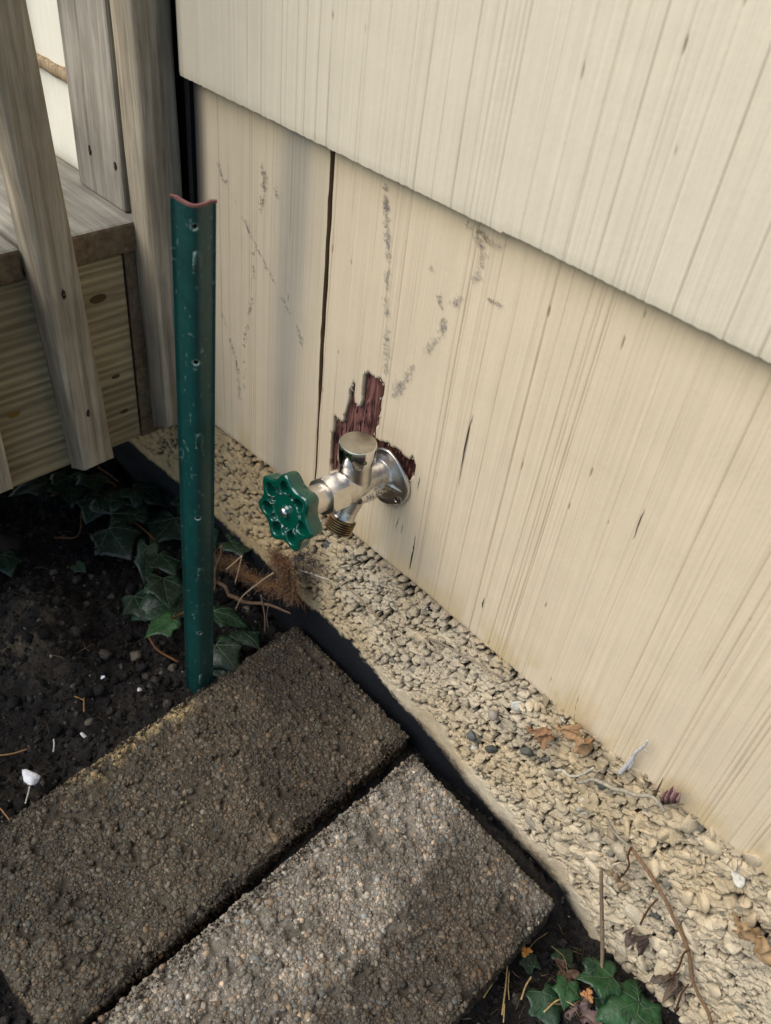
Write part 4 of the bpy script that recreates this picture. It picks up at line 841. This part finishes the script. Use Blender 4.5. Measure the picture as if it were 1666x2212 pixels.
def stick(name, label, cat, mapping, P, r, col, ax=1, v=-.012, group=None, jit=.2, root_at=None, n=5, extra=()):
    pts = [on(*mapping(*p[:2]), ax, (p[2] if len(p) > 2 else v)) for p in P]
    mb = MB(); Q = spline(pts, n); rr = r if not hasattr(r, '__len__') else list(np.interp(np.linspace(0, 1, len(Q)), np.linspace(0, 1, len(r)), r)); mb.tube(Q, rr, 7, col, jit=jit)
    for (P2, r2) in extra:
        p2 = [on(*mapping(*p[:2]), ax, (p[2] if len(p) > 2 else v)) for p in P2]; mb.tube(spline(p2, n), r2, 6, col, jit=jit)
    o = mb.build(name, None, M_MISC); return tag(o, label, cat, group)
BR = srgb(136, 106, 78)
# creeper on the foundation with tendrils as parts
cre = empty('dead_creeper', tuple(on(*z7(935, 890), 1, -.02)), 'long thin brown dead creeper stem running down the foundation stones to the bottom edge', 'creeper')
mb = MB(); mb.tube(spline([on(*z7(*p), 1, -.0145) for p in ((935, 885), (1000, 975), (1050, 1050), (1110, 1150), (1165, 1270), (1215, 1370), (1240, 1450), (1255, 1570), (1290, 1660), (1335, 1740), (1362, 1830))], 5), .0016, 8, BR, jit=.22); mb.build('stem', cre, M_MISC)
for P in (((935, 885), (920, 930), (925, 980), (895, 1030)), ((1075, 1155), (1040, 1190), (1010, 1235), (985, 1285)), ((1240, 1420), (1210, 1440), (1180, 1520), (1120, 1590)), ((1235, 1600), (1205, 1640), (1185, 1690), (1165, 1745))):
    mb = MB(); mb.tube(spline([on(*z7(*p), 1, -.0165) for p in P], 5), [.0009] * 16, 6, srgb(92, 60, 42), jit=.2); mb.build('tendril', cre, M_MISC)
stick('stick', 'straight grey brown stick standing upright above the bright ivy leaf', 'stick', z7, [(780, 995, -.016), (782, 1200, -.022), (786, 1400, -.032), (780, 1580, -.045)], [.0016, .0019, .0021, .0013], srgb(122, 104, 84), jit=.1)
stick('dead_root', 'pale grey ivy root lying along the top of the foundation stones', 'root', z7, [(655, 545), (700, 540), (740, 530), (790, 550), (850, 580), (900, 590), (960, 612), (1040, 620), (1085, 660), (1110, 700)], .0018, srgb(160, 150, 130), v=-.0150, extra=[([(740, 530), (760, 490), (790, 480)], .0009)])
stick('twig', 'short curved whitish twig on the stones left of the pale root', 'twig', z7, [(540, 485), (580, 485), (610, 510), (650, 512), (690, 500), (740, 470)], .0012, srgb(188, 180, 160), v=-.0155)
stick('twig', 'white and grey peeling twig sticking up against the siding', 'twig', z7, [(875, 500), (910, 460), (940, 425), (960, 390), (985, 370), (1010, 350), (1022, 325)], [.0022, .0022, .0017, .0012, .0008], srgb(196, 192, 186), v=-.008, extra=[([(920, 480), (945, 440), (950, 400)], .0012), ([(985, 370), (1010, 375), (1025, 395)], .0003)])
stick('twig', 'thin grey twig lying down the stones above the creeper', 'twig', z7, [(810, 735), (835, 790), (880, 840), (930, 885), (990, 960), (1040, 1040)], .0013, srgb(150, 140, 122), v=-.0135)
stick('twig', 'long thin twig lying diagonally on the foundation below the tap', 'twig', z6, [(265, 355), (330, 410), (400, 480), (470, 550), (530, 630), (600, 730)], .0009, srgb(150, 128, 104), v=-.0115)
stick('twig', 'grey twig half buried in the middle of the foundation stones', 'twig', z6, [(750, 670), (820, 690), (900, 730), (980, 780), (1060, 820), (1140, 870), (1230, 910)], .0011, srgb(140, 126, 108), v=-.0115)
stick('thorn', 'thin dark splinter pointing up from the stones beside the red wood flake', 'splinter', z4, [(665, 1230), (690, 1180), (740, 1075)], [.0016, .0009, .0002], srgb(84, 66, 50), v=-.010)
# dead root bundle below the handle
rb = empty('root_clump', tuple(on(*z3(600, 750), 1, -.035)), 'fuzzy orange brown clump of dead ivy roots on the ground under the green handle', 'root clump')
Y3 = -.036
core = spline([on(*z3(*p), 1, Y3) for p in ((180, 560), (260, 580), (340, 600), (420, 680), (520, 740), (640, 790), (740, 800), (830, 860), (900, 900))], 6)
mb = MB(); mb.tube(core, list(np.interp(np.linspace(0, 1, len(core)), [0, .2, .6, 1], [.0015, .0035, .0045, .002])), 10, srgb(104, 76, 46), jit=.35); mb.build('root', rb, M_MISC)
mb = MB()
cores2 = spline([on(*z3(*p), 1, Y3 + .004) for p in ((700, 500), (760, 560), (800, 640), (840, 740), (860, 880))], 6)
mb.tube(cores2, list(np.interp(np.linspace(0, 1, len(cores2)), [0, .5, 1], [.001, .0042, .001])), 10, srgb(92, 56, 34), jit=.6); mb.build('root', rb, M_MISC)
mb = MB()
for i in range(3400):
    cr = core if random.random() < .55 else cores2; p = cr[random.randrange(len(cr))] + np.array([random.gauss(0, .0055), random.gauss(0, .003), random.gauss(0, .0055)])
    d_ = np.array([random.gauss(0, 1), random.gauss(-.3, .8), random.gauss(-.25, 1)]); d_ /= np.linalg.norm(d_); L_ = random.uniform(.004, .013); m_ = p + d_ * L_ * .5 + np.array([random.gauss(0, .0012) for _ in range(3)])
    mb.tube([p, m_, p + d_ * L_ + np.array([0, 0, -.001])], [.00022, .00018, .00008], 3, [srgb(132, 88, 54), srgb(104, 70, 46), srgb(158, 130, 98), srgb(96, 82, 74)][random.randrange(4)])
o = mb.build('root_hairs', rb, M_MISC); o['kind'] = 'stuff'
mb = MB()
for i in range(420):                       # grey cobwebby fluff by the wall
    p = on(*z3(random.gauss(980, 70), random.gauss(620, 110)), 1, -.016 + random.gauss(0, .003)); d_ = np.array([random.gauss(0, 1), random.gauss(0, .5), random.gauss(0, 1)]); d_ /= np.linalg.norm(d_)
    mb.tube([p, p + d_ * .004 + np.array([random.gauss(0, .001) for _ in range(3)]), p + d_ * .009], [.0002, .0002, .0001], 3, srgb(*(random.choice([(70, 64, 70), (110, 100, 98), (60, 48, 44)]))))
o = mb.build('root_fluff', rb, M_MISC); o['kind'] = 'stuff'
stick('stem', 'bent woody brown stem curving from the stake towards the paver corner', 'stem', z3, [(200, 410), (190, 520), (150, 610), (140, 740), (230, 800), (270, 880), (330, 905), (420, 950), (600, 965), (720, 1000), (850, 1055)], [.0016, .0018, .0024, .0026, .0024, .0018, .0010], srgb(100, 80, 62), v=-.048, jit=.45)
stick('straw', 'short pale straw leaning down from the root clump, upper left', 'straw', z3, [(390, 510), (365, 620), (325, 775)], .0007, srgb(186, 160, 128), v=-.056, jit=.05, extra=[([(390, 510), (300, 590), (240, 640)], .0007)])
stick('straw', 'long thin straw crossing the root clump towards the lower left', 'straw', z3, [(690, 670), (560, 760), (400, 890), (340, 1000), (260, 1165)], .0009, srgb(160, 140, 112), v=-.055, jit=.05)
stick('straw', 'pale straw jutting right over the foundation stones under the tap', 'straw', z3, [(920, 640), (1040, 675), (1150, 715), (1220, 735)], .0009, srgb(186, 176, 156), v=-.016, jit=.05)
stick('straw', 'upright brown straw in the dark beside the top corner of the damp paver', 'straw', z3, [(570, 880), (590, 980), (610, 1100), (608, 1240)], .0010, srgb(112, 92, 78), v=-.05, jit=.1, extra=[([(640, 990), (625, 1080), (640, 1200)], .0006)])
# straw litter lower right
lit = [([(290, 1490), (282, 1600), (262, 1760)], .0013, 'straw longest of the pale ones beside the lower right paver edge'), ([(300, 1530), (295, 1620), (300, 1680)], .0008, 'thin straw touching the longest pale one'), ([(415, 1560), (385, 1610), (362, 1680)], .0014, 'straw short and thick, right of the longest pale one'),
       ([(215, 1590), (190, 1630), (165, 1670)], .0013, 'orange straw lying against the lower right paver edge'), ([(262, 1760), (275, 1700), (270, 1800)], .0010, 'straw at the very bottom edge beside the paver'), ([(480, 1745), (560, 1680), (640, 1710)], .0012, 'pale bent straw between the lowest ivy leaves'), ([(500, 1330), (430, 1380), (380, 1450)], .0009, 'brown straw under the right corner of the dry topped paver'), ([(520, 1400), (580, 1450), (600, 1500)], .0007, 'thin green brown straw curving near the wall foot')]
for P, r_, lb in lit: stick('straw', lb, 'straw', z7, P, r_ * .62, srgb(176, 152, 104) if 'brown' not in lb else srgb(120, 100, 66), ax=2, v=-.348, jit=.08, group='straws by the lower right paver edge')
for P, lb in (([(465, 1370), (462, 1470), (462, 1570)], 'upright orange pine needle on the dark soil left of the stake'), ([(360, 1475), (410, 1485), (460, 1505)], 'short tan needle crossing the lower end of the orange one'), ([(0, 2100), (40, 2150), (60, 2180)], 'tan straw at the left edge where the damp paver meets the soil'), ([(165, 1975), (155, 2020), (140, 2075)], 'thin pale straw below the white chip'), ([(295, 1720), (298, 1750), (294, 1790)], 'tiny white straw on the soil right of the white chip'), ([(0, 1810), (70, 1800), (150, 1775)], 'brown straw on the soil at the left edge')):
    stick('straw', lb, 'straw', z5, P, .0008, srgb(150, 112, 74) if 'white' not in lb and 'pale' not in lb else srgb(190, 186, 180), ax=2, v=-.316, jit=.05)
# soil litter mesh of fine fibres on both soil patches
mb = MB()
for i in range(900):
    if random.random() < .45: p = np.array([random.uniform(.30, .46), random.uniform(-.22, -.02), 0])
    else: p = np.array([random.uniform(-.45, -.08), random.uniform(-.42, -.02), 0])
    if -.10 < p[0] < .325: continue
    p[2] = ground_h(p[0], p[1]) + .002; a_ = random.uniform(0, 6.28); L_ = random.uniform(.005, .022); d_ = np.array([math.cos(a_), math.sin(a_), random.uniform(-.1, .3)])
    mb.tube([p, p + d_ * L_ * .5 + np.array([random.gauss(0, .0015), random.gauss(0, .0015), .001]), p + d_ * L_], random.uniform(.00018, .0006), 4, np.array([srgb(92, 76, 58), srgb(60, 48, 36), srgb(140, 120, 90), srgb(48, 44, 40)][random.randrange(4)]) * (.9 if p[0] > .3 else .35))
o = mb.build('plant_litter', None, M_MISC); o['kind'] = 'stuff'; tag(o, 'fine dead plant fibres scattered on the soil', 'litter')

# dry leaves
def dryleaf(name, label, cat, centre, u, v, size, col, seed, crumple=.35, y=None, pal=None):
    rg = np.random.default_rng(seed); n_ = 22; A = np.linspace(-1, 1, n_); U, Vv = np.meshgrid(A, A, indexing='ij')
    r_ = np.hypot(U, Vv) + 1e-9; th = np.arctan2(Vv, U); m_ = np.maximum(np.abs(U), np.abs(Vv)); k = m_ / r_ * (.75 + .25 * np.sin(3 * th + seed) + .12 * np.sin(7 * th + seed * 2))
    x_ = U * k; y_ = Vv * k * .8; h = crumple * ((fbm(U * 1.6 + seed, Vv * 1.6, seed % 5, 3) - .5) * 3.0 + .5 * (x_ ** 2) + .4 * y_ * x_)
    u = np.array(u, float); u /= np.linalg.norm(u); v = np.array(v, float); v -= u * np.dot(u, v); v /= np.linalg.norm(v); w_ = np.cross(u, v)
    if np.dot(w_, C0 - centre) < 0: w_ = -w_
    P = centre + size * .9 * (x_[..., None] * u + y_[..., None] * v + h[..., None] * w_)
    c_ = np.ones(U.shape + (3,)) * np.array(col) * (.6 + .8 * fbm(U * 3, Vv * 3, 2)[..., None])
    o = link(name, npmesh(name, P.reshape(-1, 3), gridfaces(n_, n_)), None, [M_DRYLEAF], True, c_.reshape(-1, 3)); o.modifiers.new('s', 'SOLIDIFY').thickness = .0004; return tag(o, label, cat)
dryleaf('dry_leaf', 'curled orange brown dry leaf wedged under the siding edge, the larger one', 'leaf', on(*z7(660, 310), 1, -.016), (1, 0, -.5), (0.2, -.3, 1), .0215, srgb(158, 124, 86), 3, .50)
dryleaf('dry_leaf', 'smaller orange brown leaf scrap on the stones left of the larger curled leaf', 'leaf', on(*z7(475, 300), 1, -.015), (1, 0, -.3), (0.1, -.3, 1), .0165, srgb(146, 108, 74), 4, .50)
dryleaf('dry_leaf', 'folded tan and yellow dead leaf on the stones at the right edge', 'leaf', on(*z7(1570, 1350), 1, -.02), (1, 0, -.4), (0.1, -.2, 1), .026, srgb(160, 130, 92), 6, .40)
dryleaf('dry_leaf', 'shrivelled dark brown leaf stuck on the stones left of the creeper', 'leaf', on(*z7(965, 1370), 1, -.020), (1, 0, -.7), (0.1, -.2, 1), .015, srgb(82, 66, 58), 8, .9)
dryleaf('dry_leaf', 'shrivelled brown leaf by the lowest tendril of the creeper', 'leaf', on(*z7(1130, 1600), 1, -.020), (1, 0, -.3), (0.1, -.2, 1), .016, srgb(96, 80, 64), 9, .8)
dryleaf('dry_leaf', 'small curled tan leaf on the stones beside the upright stick', 'leaf', on(*z7(870, 1060), 1, -.020), (1, 0, -.6), (0.1, -.2, 1), .014, srgb(150, 128, 98), 11, .6)
dryleaf('dry_leaf', 'brown dead leaf between the ivy leaves at the bottom', 'leaf', at7(600, 1540, -.352), (1, 0, 0), (0, 1, .2), .016, srgb(88, 66, 50), 12, .4)
dryleaf('dry_leaf', 'small orange leaf scrap against the right side of the dry topped paver', 'leaf', at7(385, 1425, -.335), (1, .5, 0.4), (0, 1, .8), .008, srgb(178, 122, 52), 13, .4)
dryleaf('dry_leaf', 'purplish grey dead leaf at the bottom edge below the ivy', 'leaf', at7(690, 1740, -.355), (1, 0, 0), (0, 1, .2), .022, srgb(104, 84, 78), 14, .4)
dryleaf('dry_leaf', 'orange brown spot leaf in the centre of the bright ivy', 'leaf', at7(710, 1655, -.330), (1, 0, 0), (0, 1, .2), .008, srgb(168, 118, 72), 15, .3)
# flake of red wood
mb = MB(); rg = random.Random(4)
for i in range(9):
    a_ = on(*z4(725 + i * 17, 1300 - i * 2), 1, -.006 - .0008 * i); b_ = on(*z4(760 + i * 16, 1165 + 10 * abs(4 - i) + rg.uniform(-15, 15)), 1, -.011 - .0005 * i); mb.tube([a_, (a_ + b_) / 2 + np.array([0, -.0015, 0]), b_], [.0013, .0016, .0005], 5, [srgb(112, 76, 76), srgb(84, 54, 54), srgb(146, 116, 110)][i % 3], jit=.3)
tag(mb.build('wood_flake', None, M_MISC), 'reddish purple flake of split wood at the lower siding edge', 'wood flake')
# white chips
def chip(name, label, cat, p, s, seed, m=M_CHIP, col=(.8, .8, .82), flat=.4):
    V, Fc, Cc = stones(np.array([p]), np.array([[s, s * .8, s * flat]]) * 1.25, np.array([col]), 3, 15, seed, rough=.03, Nrm=(0, .3, 1)); o = link(name, npmesh(name, V, Fc), None, [m], False, Cc); return tag(o, label, cat)
chip('white_chip', 'bright white chip lying on the dark soil beside the damp paver, the largest one', 'chip', on(*z5(160, 1925), 2, -.312), .0098, 2)
chip('white_chip', 'tiny white flake on the soil left of the stake foot', 'chip', on(*z5(565, 1378), 2, -.314), .0030, 3)
chip('white_chip', 'tiny white grain on the soil nearest the stake foot', 'chip', on(*z5(766, 1448), 2, -.314), .0028, 4)
chip('white_chip', 'thin white sliver on the soil by the ochre edge of the damp paver', 'chip', on(*z5(460, 1698), 2, -.314), .0036, 5, flat=.25)
for i, (qx, qy, cl, lb) in enumerate([(105, 300, (105, 108, 104), 'grey green pebble set in the foundation, leftmost of the dark ones'), (390, 385, (100, 100, 92), 'dark grey pebble below the small leaf scrap'), (205, 370, (84, 84, 80), 'dark grey pebble between two lighter grey ones'), (215, 195, (168, 156, 140), 'smooth rounded pinkish pebble near the siding edge')]):
    V, Fc, Cc = stones(np.array([on(*z7(qx, qy), 1, -.0105)]), np.array([[.0068, .0045, .0060]]), np.array([srgb(*cl)]), 3, 6, 20 + i, Nrm=(0, 1, 0)); tag(link('pebble', npmesh('pebble', V, Fc), None, [M_STONE], True, Cc), lb, 'pebble')
# stones loose on the soil
for i, (qx, qy, s_, lb) in enumerate([(395, 1425, .008, 'grey brown stone on the soil in the middle of the dark patch'), (745, 1265, .009, 'flat grey stone on the soil left of the stake'), (30, 640, .022, 'rounded dark stone at the left edge under the deck'), (490, 1625, .005, 'small reddish stone on the soil near the ochre paver edge'), (270, 1175, .006, 'small pale stone on the lump of earth'), (950, 1330, .007, 'grey stone close to the stake foot')]):
    V, Fc, Cc = stones(np.array([at5(qx, qy, -.318 + s_ * .4)]), np.array([[s_, s_ * .8, s_ * .6]]), np.array([srgb(92, 84, 74) if i != 2 else srgb(50, 42, 36)]), 3, 6, 40 + i, Nrm=(0, 0, 1)); tag(link('stone', npmesh('stone', V, Fc), None, [M_STONE], i == 2, Cc), lb, 'stone')
